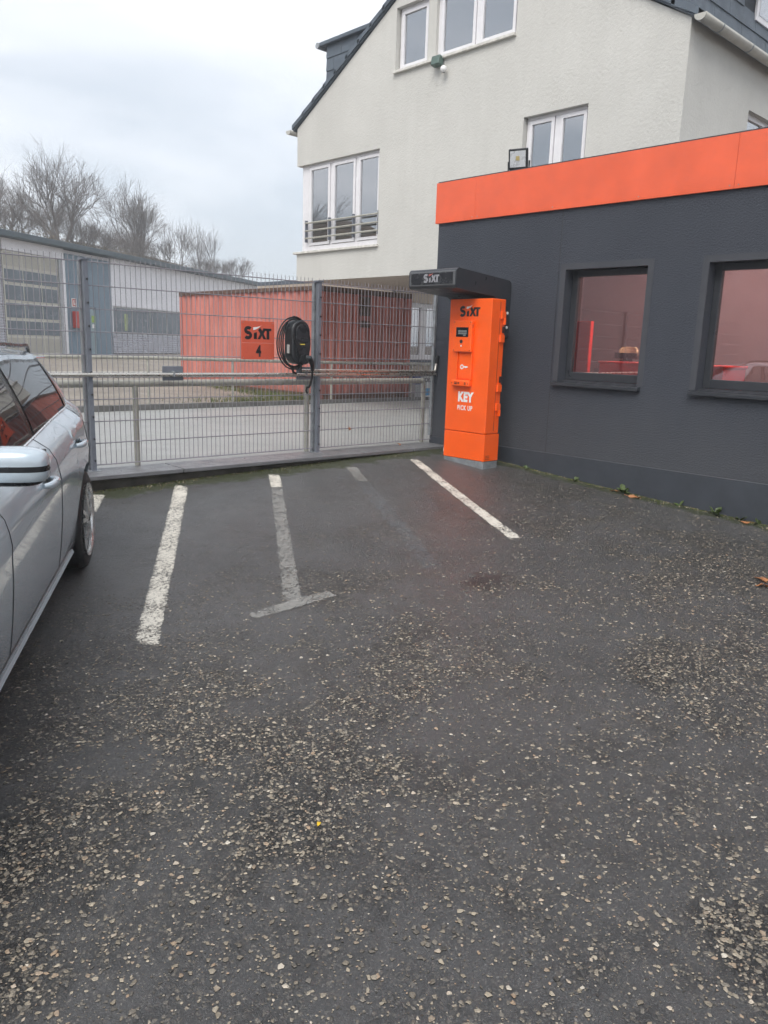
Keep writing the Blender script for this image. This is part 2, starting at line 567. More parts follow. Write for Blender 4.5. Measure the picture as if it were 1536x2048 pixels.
# the lane behind the fence, a strip of concrete beside it, and the yard across it
struct(MB().box(-45, 60, 7.02, 13.2, K - 2.1, K - 1.30).build('lane', LANE))
struct(MB().box(-45, 10, 7.22, 7.30, K - 1.299, K - 1.296).build('edge_line', simple('edge_paint', (.62, .62, .60), .6, 0, .2, 10)))
mb = MB()
rows = []
for y in np.linspace(13.32, 60, 24):
    rows.append([(x, y, K - 1.215 + (.32 * min(1, max(0, (y - 13.3) / 20))) - .012 * max(0, min(12, x) - 4) * max(0, 1 - (y - 13.3) / 14)) for x in np.linspace(-45, 70, 24)])
struct(mb.grid(rows).build('yard', YARDM, smooth=True))
# kerb of separate stones along the far side of the lane
kerb = struct(MB().box(-45, 60, 13.22, 13.34, K - 2.0, K - 1.32).build('kerb', CONCRETE))
kst = MB().box(0, .985, 0, .12, -.06, .12)
kme = kst.mesh('kerb_stone'); kme.materials.append(simple('kerb_stone_grey', (.13, .13, .125), .7, 0, .25, 5, .4, 50))
for i in range(16):
    x = 1.0 + i
    link('kerb_stone', kme, parent=kerb, loc=(x, 13.2, K - 1.30 - .004 * i))
# thin white bay line far back in the yard
struct(MB().box(6.5, 13, 21.6, 21.7, K - 1.05, K - 1.005).build('yard_line', simple('edge_paint', (.6, .6, .6))))


def strip(name, mat, a, b, w, kind_mat=None, lift=.004, n=40, skew=0.0):
    """painted strip from a to b following the slope; ends cut square to the fence"""
    a, b = Vector((*a, 0)), Vector((*b, 0))
    d = (b - a).normalized(); p = Vector((-d.y, d.x, 0)) * w / 2
    rows = []
    for i in range(n + 1):
        c = a + (b - a) * i / n
        row = []
        for s in (-1, -.72, 0, .72, 1):
            q = c + p * s * 1.06 + d * skew * s * w
            row.append((q.x, q.y, gz(q.x, q.y) + lift))
        rows.append(row)
    ob = struct(MB().grid(rows).build(name, mat))
    at_ = ob.data.attributes.new('edge', 'FLOAT', 'POINT')
    at_.data.foreach_set('value', [max(abs(k), 1.0 if i in (0, n) else 0) for i in range(n + 1) for k in (1, .72, 0, .72, 1)])
    return ob


strip('parking_line', PAINT, (1.76, 3.60), (3.60, 6.52), .125, skew=.25)
strip('parking_line', PAINT, (4.99, 3.66), (6.45, 6.27), .115, skew=-.2)
strip('parking_line', PAINT, (2.55, 6.15), (2.83, 6.60), .12)
strip('parking_line', PAINT, (4.33, 6.02), (4.60, 6.44), .115)
strip('faded_line', PAINT_OLD, (2.74, 3.64), (4.33, 6.02), .115)
strip('faded_cross_line', PAINT_OLD, (2.40, 3.59), (3.02, 3.60), .11, lift=.007)
strip('faded_line', PAINT_OLD, (5.22, 5.78), (5.53, 6.31), .12)
strip('ghost_line', PAINT_GHOST, (3.89, 3.53), (5.22, 5.78), .16)

# ------------------------------------------------------------------ loose chips
N = 255000
px = rng.uniform(-1.2, 7.15, N); py = rng.uniform(-.8, 6.45, N)
dist = np.hypot(px, py)
bay = bay_of(px, py)
keep = rng.random(N) < chip_density(px, py) * np.clip(1.45 - dist * .17, .26, 1) * (1 - .80 * bay)
px, py, bay = px[keep], py[keep], bay[keep]
size = np.clip(np.exp(rng.normal(math.log(.0060), .44, len(px))), .003, .0125) * (1 - .35 * bay)
fx = rng.uniform(-.8, 7.15, 95000); fy_ = rng.uniform(-.4, 6.2, 95000)
k_ = rng.random(95000) < np.clip(1.25 - np.hypot(fx, fy_) * .12, .3, 1) * (1 - .82 * bay_of(fx, fy_)) * (.55 + .45 * chip_density(fx, fy_))
fx, fy_ = fx[k_], fy_[k_]
px, py = np.concatenate([px, fx]), np.concatenate([py, fy_])
size = np.concatenate([size, np.clip(np.exp(rng.normal(math.log(.0036), .28, len(fx))), .002, .006)])
order = np.argsort(np.hypot(px - 1.15, py - 1.2) - size * 60)      # nearest to the viewer's feet first
px, py, size = px[order], py[order], size[order]


def chip_shape(rg, round_=True):
    n = int(rg.integers(5, 8))
    ang = np.sort((np.arange(n) + rg.uniform(-.38, .38, n)) * 2 * math.pi / n)
    rad = rg.uniform(.70, 1.18, n)
    asp = rg.uniform(.58, 1.0)
    b = np.stack([np.cos(ang) * rad, np.sin(ang) * rad * asp, np.full(n, -.25)], 1)
    tilt = rg.uniform(-.16, .16, 2); hgt = rg.uniform(.16, .40)
    rings = [b]
    for sc_, zf in ((.93, .45), (rg.uniform(.55, .75), 1.0)) if round_ else ((.84, 1.0),):
        q = b.copy(); q[:, :2] *= sc_ * rg.uniform(.94, 1.06, (n, 1)); q[:, :2] += rg.uniform(-.06, .06, 2) * (zf == 1.0)
        q[:, 2] = hgt * zf + (q[:, 0] * tilt[0] + q[:, 1] * tilt[1]) * zf + rg.uniform(-.03, .03, n)
        rings.append(q)
    m_ = len(rings)
    fs = [tuple(range((m_ - 1) * n, m_ * n))]
    for r_ in range(m_ - 1):
        fs += [(r_ * n + i, r_ * n + (i + 1) % n, (r_ + 1) * n + (i + 1) % n, (r_ + 1) * n + i) for i in range(n)]
    mi = [0] + [1] * n + [0] * (n * (m_ - 2))
    return np.concatenate(rings), fs, mi


SHAPES = [chip_shape(rng) for _ in range(48)] + [chip_shape(rng, False) for _ in range(24)]
cm = []
for vs, fs, mi in SHAPES[:24]:
    me = bpy.data.meshes.new('stone_chip'); me.from_pydata([tuple(v) for v in vs], [], fs); me.materials.append(CHIP); me.materials.append(TAR)
    me.polygons.foreach_set('material_index', mi)
    cm.append(me)
view = (px * .676 + py * .706 > .9) & (np.abs(px * .726 - py * .687) < .52 * (px * .676 + py * .706)) & (np.hypot(px, py) > 1.75)
idx = np.where(view & (size > .0064))[0][:300]
first = set(idx.tolist())
for i in idx:
    link('stone_chip', cm[i % 24], parent=lot, loc=(px[i], py[i], gz(px[i], py[i]) + .001), rot=(0, 0, rng.uniform(0, 6.28))).scale = (size[i],) * 3
V, F, MI = [], [], []
base = 0
for i in range(len(px)):
    if i in first: continue
    vs, fs, mi = SHAPES[int(rng.integers(48)) if size[i] > .0065 else 48 + int(rng.integers(24))]
    a = rng.uniform(0, 6.283); c_, s_ = math.cos(a), math.sin(a); k = size[i]
    x = (vs[:, 0] * c_ - vs[:, 1] * s_) * k + px[i]; y = (vs[:, 0] * s_ + vs[:, 1] * c_) * k + py[i]
    V.append(np.stack([x, y, vs[:, 2] * k + gz(px[i], py[i])], 1))
    F += [tuple(base + j for j in f) for f in fs]
    MI += mi
    base += len(vs)
me = bpy.data.meshes.new('gravel_chips'); me.from_pydata(np.concatenate(V).tolist(), [], F); me.materials.append(CHIP); me.materials.append(TAR)
me.polygons.foreach_set('material_index', MI)
o = link('gravel_chips', me, parent=lot); o['kind'] = 'stuff'

# ------------------------------------------------------------------ low wall with coping slabs under the fence
t = empty('low_wall', fpos(-3, -.1, K - 1.9), FROT)
tag(t, 'low mossy retaining wall with grey slab coping under the mesh fence', 'wall')
MB().box(-12, 3.02, -.14, .16, -.2, .64).build('wall_core', CONCRETE, t, bevel=.02)
for x0, x1 in ((-11.5, -8.51), (-8.5, -6.01), (-6.0, -3.41), (-3.4, -.65), (-.642, 2.40), (2.408, 3.0)):
    MB().box(x0 + .003, x1 - .003, -.22, .20, .640, .677).build('coping_slab', SLAB, t, bevel=.005)

# ------------------------------------------------------------------ mesh fence
fence = empty('mesh_fence', fpos(0, 0, K - 1.225), FROT)
tag(fence, 'tall grey double-wire mesh fence along the low wall', 'fence')
vw = MB().tube([(0, 0, .045), (0, 0, 1.90)], .0034, 5).mesh('wire'); vw.materials.append(WIRE)


def fence_panel(x0, x1, name='mesh_panel'):
    p = empty(name, (x0, 0, 0)); p.parent = fence
    w = x1 - x0
    n = int(round(w / .05))
    for i in range(n + 1):
        if i * .05 > w: break
        link('vertical_wire', vw, parent=p, loc=(min(i * .05, w), 0, 0))
    hw = MB()
    hw.tube([(0, -.008, 0), (w, -.008, 0)], .0046, 5); hw.tube([(0, .008, 0), (w, .008, 0)], .0046, 5)
    hm = hw.mesh('horizontal_wire'); hm.materials.append(WIRE)
    for k in range(10):
        link('horizontal_wire', hm, parent=p, loc=(0, 0, .05 + k * .2))


for a, b in ((-9.47, -6.97), (-6.93, -4.43), (-4.37, -1.88), (-1.82, -.01)): fence_panel(a, b)
pm = MB().box(-.019, .019, -.055, -.008, 0, 1.86).mesh('post'); pm.materials.append(POSTM)
bar = MB().box(-.034, .004, .010, .055, 0, 1.86).mesh('post_back'); bar.materials.append(GALV)
capm = MB().box(-.034, .034, -.062, .03, 1.86, 1.876).mesh('post_cap'); capm.materials.append(POSTM)
boltm = MB().tube([(0, 0, 0), (0, -.012, 0)], .008, 8).mesh('bolt'); boltm.materials.append(BLACK)
footm = MB().box(-.06, .06, -.07, .07, 0, .008).mesh('foot_plate'); footm.materials.append(GALV)
for x in (-6.95, -4.40, -1.85):
    p = link('post', pm, parent=fence, loc=(x, 0, 0))
    link('post_back', bar, parent=p); link('post_cap', capm, parent=p); link('foot_plate', footm, parent=p)
    for k in range(9): link('bolt', boltm, parent=p, loc=(.006, -.055, .10 + k * .2))
p = MB().box(-.03, .0, -.02, .02, .1, 1.93).build('wall_strip', GALV, fence, loc=(-.005, 0, 0))

# ------------------------------------------------------------------ tubular guard rail behind the mesh
g = empty('guard_rail', fpos(-3, .12, K - 1.225), FROT)
tag(g, 'thick grey tubular guard rail on posts right behind the mesh fence', 'railing')
MB().tube([(-7, 0, .785), (2.93, 0, .785)], .034, 14).build('top_rail', RAILM, g, smooth=True)
for x in (-4.9, -2.93, -.91, 1.11, 2.95 - .0):
    MB().tube([(x, 0, 0), (x, 0, .775)], .027, 12).build('post', RAILM, g, smooth=True)
g2 = empty('guard_rail', (8, 13.40, K - 1.26), 0)
tag(g2, 'thin grey pipe railing on posts along the far kerb of the lane', 'railing')
MB().tube([(-9, 0, .90), (-1.2, 0, .885), (3.1, 0, .83), (9, 0, .80)], .033, 12).build('top_rail', RAILM, g2, smooth=True)
for x in (-5.1, -3.2, -1.22, .57, 3.10, 5.6):
    MB().tube([(x, 0, -.05), (x, 0, .86)], .026, 10).build('post', RAILM, g2, smooth=True)

# conduit pipes with backing plates in front of the mesh
cp = empty('conduit_pipe', fpos(-3, -.075, K - .345), FROT)
tag(cp, 'long shiny steel conduit pipe running level along the mesh fence', 'pipe')
MB().tube([(-7, 0, 0), (2.97, 0, -.006)], .0185, 14).build('tube', TUBEM, cp, smooth=True)
for x in (-.60, .96):
    MB().box(x - .105, x + .105, .022, .04, -.06, .075).build('backing_plate', POSTM, cp, bevel=.003)
    MB().box(x - .02, x + .0, -.022, .022, -.024, .03).build('clamp', GALV, cp)
cp2 = empty('conduit_pipe', fpos(-1.0, -.075, K - .318), FROT)
tag(cp2, 'short shiny conduit pipe from the charger to the office wall, above the long one', 'pipe')
MB().tube([(-1.11, 0, .012), (.88, 0, 0), (.93, .0, .0), (.955, -.0, .02), (.965, 0, .12)], .0185, 12).build('tube', TUBEM, cp2, smooth=True)
MB().tube([(.965, 0, .10), (.975, 0, .2)], .023, 10).build('elbow', PLASTIC, cp2, smooth=True)

# ------------------------------------------------------------------ lettering helpers
SWAP = []


def logo(parent, fn, w, letter_mat, flag_mat, h=.0015):
    """bold four-letter word mark with a rising flag over the second letter; fn(u, v, d) places it, u right, v up"""
    H = .40

    def P(poly): return [(u * w, v * w) for u, v in poly]

    def put(name, polys, mat):
        b = MB()
        for poly in polys:
            poly = P(poly)
            tr = tessellate_polygon([[Vector((u, v, 0)) for u, v in poly]])
            b.add([fn(u, v, h) for u, v in poly], [tuple(q) for q in tr])
        return b.build(name, mat, parent)

    # S: a thick stroke
    pts = []
    cx, r1 = .135, .105
    for a in np.linspace(35, 270, 14): pts.append((cx + .015 + .098 * math.cos(R(a)), .292 + .072 * math.sin(R(a))))
    for a in np.linspace(90, -145, 14): pts.append((cx - .005 + .105 * math.cos(R(a)), .125 + .078 * math.sin(R(a)) + .017))
    th = .050
    left, right = [], []
    for i, p in enumerate(pts):
        q0 = pts[max(0, i - 1)]; q1 = pts[min(len(pts) - 1, i + 1)]
        dx_, dy_ = q1[0] - q0[0], q1[1] - q0[1]; L = math.hypot(dx_, dy_) or 1
        left.append((p[0] - dy_ / L * th, p[1] + dx_ / L * th)); right.append((p[0] + dy_ / L * th, p[1] - dx_ / L * th))
    quads = [[left[i], right[i], right[i + 1], left[i + 1]] for i in range(len(pts) - 1)]
    put('letter', quads, letter_mat)
    put('letter', [[(.345, .03), (.455, .03), (.455, .245), (.345, .21)]], letter_mat)
    put('letter', [[(.475, .03), (.575, .03), (.635, .135), (.69, .03), (.80, .03), (.70, .195), (.80, .36), (.69, .36), (.645, .275), (.60, .36), (.55, .36), (.50, .30), (.575, .19)]], letter_mat)
    put('letter', [[(.805, .03), (.91, .03), (.91, .285), (.985, .285), (.985, .36), (.73, .36), (.725, .285), (.805, .285)]], letter_mat)
    fl = []
    for i in range(10):
        q = i / 9
        fl.append((.325 + .29 * q, .30 + .02 * q + .13 * q * q))
    up = []
    for i in range(10):
        q = 1 - i / 9
        up.append((.325 + .335 * q, .385 + .01 * q + .085 * q * q * q))
    put('flag', [[fl[i], fl[i + 1], up[8 - i], up[9 - i]] for i in range(9)], flag_mat)


def text(s, parent, name, mat, size, fn, bold=.0, sx=1.0, align='CENTER', space=1.0):
    cu = bpy.data.curves.new('txt', 'FONT')
    cu.body = s; cu.size = size; cu.offset = bold; cu.align_x = align; cu.resolution_u = 3; cu.space_character = space
    ob = bpy.data.objects.new('txt', cu); COL.objects.link(ob)
    dg = bpy.context.evaluated_depsgraph_get()
    me = bpy.data.meshes.new_from_object(ob.evaluated_get(dg))
    bpy.data.objects.remove(ob)
    for v in me.vertices: v.co = fn(v.co.x * sx, v.co.y, .0015)
    me.materials.clear()
    return link(name, me, mat, parent)


# ------------------------------------------------------------------ bay sign
sg = empty('bay_sign', fpos(-2.63, -.03, K - .19), FROT)
tag(sg, 'square orange-red sign with black SIXT lettering and number 4 on the fence', 'sign')
MB().box(-.2, .2, -.004, .004, .163, .38).build('sign_plate', SIGN_RED, sg, bevel=.0015)
MB().box(-.2, .2, -.004, .004, -.006, .160).build('sign_plate', SIGN_RED, sg, bevel=.0015)
ff = lambda u, v, d: (u, -.0045 - d, v)
logo(sg, lambda u, v, d: (u - .168, -.0045 - d, v + .19), .335, BLACK, WHITE)
text('4', sg, 'number', BLACK, .155, lambda u, v, d: (u + .005, -.0045 - d, v + .028), .006, .8)
for x in (-.18, .18):
    for z in (.01, .365): MB().tube([(x, -.004, z), (x, -.009, z)], .004, 8).build('screw', GALV, sg)

# ------------------------------------------------------------------ wall charger with its coiled cable
wb = empty('charging_box', fpos(-2.20, -.05, K - .24), FROT)
tag(wb, 'black wall charger with a coiled black cable hung on the fence', 'charger')


def capsule(w, h, n=12, z0=0.0):
    r_ = w / 2
    return [(r_ * math.cos(a), z0 + h - r_ + r_ * math.sin(a)) for a in np.linspace(0, math.pi, n)] + [(r_ * math.cos(a), z0 + r_ + r_ * math.sin(a)) for a in np.linspace(math.pi, 2 * math.pi, n)]


MB().prism(capsule(.235, .46), .15, lambda u, v, d: (u, -d, v)).build('housing', PLASTIC, wb, bevel=.02, seg=3, smooth=True)
MB().prism(capsule(.165, .37, z0=.05), .008, lambda u, v, d: (u + .012, -.150 - d, v)).build('front_panel', simple('satin_black', (.022, .024, .028), .3), wb, bevel=.003, smooth=True)
MB().box(-.022, .036, -.163, -.158, .206, .216).build('status_bar', simple('yellow_mark', (.75, .6, .08), .5), wb)
MB().box(-.1185, -.117, -.10, -.055, .115, .205).build('rating_label', simple('pale_label', (.5, .5, .48), .5), wb)
MB().tube([(.02, -.15, .055), (.02, -.19, .055)], .052, 18).build('plug_socket', PLASTIC, wb, smooth=True)
# coil of cable: loops hung over the box
path = []
for i in range(4 * 28 + 1):
    a = 2 * math.pi * i / 28 + math.pi / 2
    lp = i / 28
    ax, az = .146 + .019 * lp, .258 + .016 * math.cos(lp * 1.7)
    path.append((-.004 - .021 * lp + ax * math.cos(a), -.035 - .022 * lp, .222 + az * math.sin(a)))
MB().tube(path, .0078, 8).build('cable_coil', RUBBER, wb, smooth=True)
MB().tube([(-.11, -.15, .31), (-.05, -.165, .15), (-.01, -.17, .02), (0, -.15, -.06)], .008, 8).build('cable_end', RUBBER, wb, smooth=True)
MB().tube([(.03, -.19, .07), (.06, -.215, .065), (.10, -.205, .02), (.125, -.18, -.06)], [.036, .034, .026, .019], 12).build('plug', PLASTIC, wb, smooth=True)
MB().tube([(.125, -.18, -.055), (.138, -.16, -.13), (.138, -.13, -.21), (.125, -.12, -.245), (.118, -.1, -.24), (.12, -.08, -.28), (.135, -.08, -.31)], .011, 8).build('plug_cable', RUBBER, wb, smooth=True)
MB().tube([(-.055, -.06, -.01), (-.05, -.06, -.05), (-.03, -.05, -.085), (.02, -.03, -.10)], .013, 8).build('supply_cable', RUBBER, wb, smooth=True)

# ------------------------------------------------------------------ office building, anthracite with an orange fascia
XW = 7.35
off = empty('office_building', (XW, 2.0, K - 1.5))
tag(off, 'single-storey anthracite office with an orange fascia band and two windows', 'building')
off_inv = Matrix.Translation((-XW, -2.0, -(K - 1.5)))


def L(fn):     # world -> local of the office empty
    return lambda *a: tuple(Vector(fn(*a)) - Vector((XW, 2.0, K - 1.5)))


def obox(name, mat, x0, x1, y0, y1, z0, z1, parent=off, bevel=0, org=(XW, 2.0, K - 1.5)):
    return MB().box(x0 - org[0], x1 - org[0], y0 - org[1], y1 - org[1], z0 - org[2], z1 - org[2]).build(name, mat, parent, bevel=bevel)


ZT, ZF = K + 1.455, K + 1.918
W1 = (4.04, 4.99, K - .338, K + .838)
W2 = (1.95, 3.425, K - .338, K + .838)
mb = MB()
wall_poly(mb, rect(-7, 6.87, K - 1.135, ZF - .01), [rect(W1[0], W1[1], W1[2], W1[3]), rect(W2[0], W2[1], W2[2], W2[3])], L(lambda u, v, w: (XW + w, u, v)), .17)
mb.build('wall', DARK_WALL, off)
obox('wall_side', DARK_WALL, XW + .001, 10, 6.85, 6.87, K - 2.0, ZF - .01)
obox('wall_side', DARK_WALL, XW + .001, 10, -7.02, -7.0, K - 2.0, ZF - .01)
obox('plinth', DARK_SMOOTH, XW - .006, XW + .17, -7, 6.872, K - 2.1, K - 1.137, bevel=.004)
obox('flat_roof', DARK_SMOOTH, XW + .02, 9.97, -6.98, 6.84, ZF - .16, ZF - .10)
# joint in the render beside the first window
obox('render_joint', BLACK, XW - .0015, XW + .002, 5.074, 5.080, K - 1.13, ZT)
# fascia panels
for y0, y1 in ((-7.02, -1.6), (-1.6, 3.27), (3.27, 6.28), (6.28, 6.905)):
    obox('fascia_panel', ORANGE, XW - .03, XW + .02, y0 + .0015, y1 - .0015, ZT, ZF, bevel=.0015)
obox('roof_edge', DARK_METAL, XW - .025, XW + .25, -7, 6.88, ZF + .001, ZF + .012)
for y in (6.24, 6.32, 5.2, 4.2, 3.31, 3.23):
    for z in (ZT + .03,):
        MB().tube([(-.0305, y - 2, z - K + 1.5), (-.034, y - 2, z - K + 1.5)], .006, 8).build('rivet', GALV, off)


def office_window(y0, y1, z0, z1, mull):
    # smooth painted surround, 6 mm proud
    s = .062
    fr = MB()
    o_, i_ = rect(y0 - s, y1 + s, z0 - .0, z1 + s), rect(y0, y1, z0, z1)
    wall_poly(fr, o_, [i_], L(lambda u, v, w: (XW - .003 + w, u, v)), .003)
    fr.add([L(lambda u, v, w: (XW - .003 + w, u, v))(u, v, w) for u, v in o_ for w in (0, .0028)], [(0, 1, 3, 2), (2, 3, 5, 4), (4, 5, 7, 6), (6, 7, 1, 0)])
    fr.build('surround', DARK_TRIM, off)
    # frame
    f = empty('window', (0, 0, 0)); f.parent = off
    b = .065
    fx0, fx1 = XW + .14, XW + .20
    zb = z0 + .02
    pieces = [(y0 + .001, y0 + b, zb, z1 - .001), (y1 - b, y1 - .001, zb, z1 - .001), (y0 + b, y1 - b, zb, zb + .085), (y0 + b, y1 - b, z1 - b, z1 - .001)]
    for yy in mull: pieces.append((yy - .05, yy + .05, zb + .085, z1 - b))
    for p_ in pieces: obox('frame', DARK_METAL, fx0, fx1, *p_, parent=f, bevel=.004)
    obox('pane', GLASS_OFFICE, XW + .168, XW + .172, y0 + b - .01, y1 - b + .01, zb + .07, z1 - b + .01, parent=f)
    # sloped metal sill
    sl_ = MB()
    sl_.prism([(-.06, -.045), (-.06, -.012), (.15, .02), (.15, -.045)], y1 - y0 + .09, L(lambda u, v, w: (XW + u, y0 - .045 + w, z0 + v)))
    sl_.build('sill', DARK_METAL, off, bevel=.003)


office_window(*W1, [])
office_window(*W2, [])

# the room behind the windows
ROOM = simple('room_wall_mauve', (.20, .135, .135), .8, 0, .05, 1)
obox('room_wall', ROOM, 9.9, 9.95, -6.9, 6.8, K - 1.4, ZF - .17)
obox('room_wall', ROOM, XW + .21, 9.9, 6.4, 6.45, K - 1.4, ZF - .17)
obox('room_wall', ROOM, XW + .21, 9.9, -3.0, -2.95, K - 1.4, ZF - .17)
obox('room_floor', simple('room_floor', (.12, .10, .10), .5), XW + .18, 9.9, -6.9, 6.8, K - 1.45, K - 1.40)
obox('room_ceiling', simple('room_ceiling', (.55, .5, .5), .8), XW + .02, 9.9, -6.9, 6.8, ZF - .24, ZF - .20)
t = NT('lamp_diffuser'); t.set(color=(.8, .8, .8), rough=.6)
t.b.inputs['Emission Color'].default_value = (1.0, .95, .88, 1); t.b.inputs['Emission Strength'].default_value = 14.0
obox('ceiling_light', t.m, 8.2, 8.8, 2.2, 5.0, ZF - .262, ZF - .245)
COUNTER = simple('red_counter', (.75, .035, .02), .35, 0, .04, 3)
ct = empty('reception_counter', (8.35, 4.2, K - 1.40))
tag(ct, 'bright red counter inside the office behind the first window', 'counter')
MB().box(-.28, .28, -.71, .73, 0, 1.265).build('body', COUNTER, ct, bevel=.01)
MB().box(-.29, .30, -.72, .74, 1.266, 1.29).build('counter_top', COUNTER, ct, bevel=.004)
mo_ = empty('desk_monitor', (8.42, 4.80, K - .11))
tag(mo_, 'black monitor on the red counter at its left end', 'monitor')
MB().box(-.015, .015, -.14, .14, .035, .10).build('screen', BLACK, mo_, bevel=.004)
MB().box(-.05, .05, -.06, .06, 0, .012).build('foot', BLACK, mo_); MB().box(-.01, .01, -.02, .02, .012, .05).build('stem', BLACK, mo_)
ob_ = empty('brand_panel', (8.10, 5.18, K - 1.4))
tag(ob_, 'orange-red upright panel inside the office at the left edge of the first window', 'panel')
MB().box(-.03, .03, -.10, .12, 0, 1.735).build('panel', COUNTER, ob_, bevel=.004)
MB().box(-.12, .12, -.12, .14, 0, .03).build('foot', BLACK, ob_, bevel=.004)
ch = empty('office_chair', (8.86, 5.02, K - 1.40))
tag(ch, 'chair with a curved beige backrest on a black stem behind the red counter', 'chair')
rows = []
for z in (1.335, 1.36, 1.42, 1.455, 1.462):
    hw_ = {1.335: .115, 1.36: .128, 1.42: .132, 1.455: .105, 1.462: .06}[z]
    rows.append([(.05 * (1 - (v / .13) ** 2), v, z) for v in np.linspace(-hw_, hw_, 10)])
bk = MB().grid(rows).build('backrest', simple('beige_plywood', (.62, .47, .27), .5, 0, .1, 9), ch, smooth=True)
s_ = bk.modifiers.new('thick', 'SOLIDIFY'); s_.thickness = .02
MB().box(.045, .065, -.03, .03, .55, 1.35).build('back_stem', BLACK, ch, bevel=.004)
MB().box(-.22, .22, -.22, .22, .48, .55).build('seat', BLACK, ch, bevel=.03)
MB().tube([(0, 0, .08), (0, 0, .48)], .025, 10).build('column', BLACK, ch)
for k in range(5): MB().tube([(0, 0, .08), (.28 * math.cos(k * 1.2566), .28 * math.sin(k * 1.2566), .03)], .018, 6).build('leg', BLACK, ch)

# flood light on the office roof
fl = empty('flood_light', (7.62, 5.92, ZF + .012))
tag(fl, 'square flood light with black rim standing on the orange fascia', 'lamp')
a = R(-72)
MB().box(-.115, .115, -.02, .02, 0, .22).build('housing', PLASTIC, fl, bevel=.012, loc=(0, 0, .07), rot=(R(10), 0, a))
MB().box(-.092, .092, -.024, -.0205, .025, .195).build('reflector', simple('reflector', (.62, .64, .66), .3, .3), fl, loc=(0, 0, .07), rot=(R(10), 0, a))
MB().box(-.022, .022, -.028, -.0245, .095, .14).build('led_chip', simple('led_yellow', (.45, .36, .16), .5), fl, loc=(0, 0, .07), rot=(R(10), 0, a))
br = MB().tube([(-.125, 0, .16), (-.125, .01, .0), (.125, .01, .0), (.125, 0, .16)], .010, 6)
br.build('bracket', PLASTIC, fl, rot=(0, 0, a))

# ------------------------------------------------------------------ key kiosk
XK, Y0, Y1 = 6.79, 5.508, 6.115
kz = K - 1.335
kk = empty('key_kiosk', (XK, (Y0 + Y1) / 2, kz))
tag(kk, 'tall orange key pick-up kiosk with small screen beside the office wall', 'kiosk')
hw = (Y1 - Y0) / 2
H = 1.855
# front faces -X, local y = world Y ; u runs to the viewer's right = -Y
MB().box(0.005, .25, -hw + .004, hw - .004, -.04, .075).build('base', GALV, kk, bevel=.004)
MB().box(0, .255, -hw, hw, .078, .383).build('lower_cabinet', ORANGE_K, kk, bevel=.006)
MB().box(0, .235, -hw, hw, .389, H).build('cabinet', ORANGE_K, kk, bevel=.008, seg=3)
MB().box(.19, .30, -hw + .06, hw - .02, .40, H - .02).build('rear_body', ORANGE_K, kk, bevel=.006)
FK = lambda y, z: (-(y - (Y0 + Y1) / 2), z)      # not used for geometry, keeps the sign straight
Yc = (Y0 + Y1) / 2


def kb(name, mat, d0, d1, ya, yb, za, zb, parent=kk, bevel=.003, seg=2):
    """box on the kiosk front: d = how far proud (d1) of the face, ya..yb world Y, za..zb height relative to the eye"""
    return MB().box(-d1, -d0, ya - Yc, yb - Yc, K + za - kz, K + zb - kz).build(name, mat, parent, bevel=bevel, seg=seg)


rd = kb('reader', ORANGE_K, -.01, .055, 5.735, 6.002, -.058, .285, bevel=.012, seg=3)
scr = kb('screen', simple('screen_black', (.010, .011, .013), .12), .0, .058, 5.780, 5.958, .107, .212, rd, bevel=.002)
for r_ in range(2):
    for c_ in range(3):
        kb('screen_key', simple('screen_key', (.20, .21, .21), .4), .058, .0595, 5.925 - c_ * .042 - .038, 5.925 - c_ * .042, .160 - r_ * .024, .179 - r_ * .024, rd, bevel=0)
kb('screen_mark', simple('screen_key', (.20, .21, .21), .4), .058, .0595, 5.815, 5.850, .118, .133, rd, bevel=0)
MB().tube([(-.055, 5.877 - Yc, K + .057 - kz), (-.060, 5.877 - Yc, K + .057 - kz)], .020, 20).build('camera_lens', BLACK, rd, smooth=True)
MB().tube([(-.055, 5.875 - Yc, K + .009 - kz), (-.060, 5.875 - Yc, K + .009 - kz)], .009, 12).build('status_light', WHITE, rd, smooth=True)
for y in (5.985, 5.752):
    for z in (.268, -.040): MB().tube([(-.055, y - Yc, K + z - kz), (-.0575, y - Yc, K + z - kz)], .005, 8).build('screw', BLACK, rd)
for k in range(3): MB().box(-.045, -.025, 5.7345 - Yc, 5.7360 - Yc, K + .235 - k * .012 - kz, K + .239 - k * .012 - kz).build('vent_slot', BLACK, rd)
# key drawer
for ya, yb, za, zb in ((5.943, 5.957, -.365, -.060), (5.733, 5.752, -.365, -.060)):
    kb('drawer_rail', ORANGE_K, 0, .030, ya, yb, za, zb)
dr = kb('key_drawer', ORANGE_K, 0, .012, 5.756, 5.939, -.352, -.070)
tr_ = kb('tray', ORANGE_K, -.01, .062, 5.735, 5.998, -.440, -.366, bevel=.018, seg=3)
for y, z in ((5.985, -.405), (5.747, -.405)):
    MB().tube([(-.062, y - Yc, K + z - kz), (-.0645, y - Yc, K + z - kz)], .005, 8).build('screw', BLACK, tr_)
for y0_, y1_, z0_, z1_ in ((5.905, 5.945, -.398, -.388), (5.905, 5.945, -.416, -.404), (5.872, 5.893, -.410, -.392)):
    kb('tray_print', BLACK, .062, .0635, y0_, y1_, z0_, z1_, tr_, bevel=0)
kb('tray_print', simple('dark_orange_print', (.30, .04, .01), .5), .062, .0635, 5.775, 5.80, -.418, -.388, tr_, bevel=0)
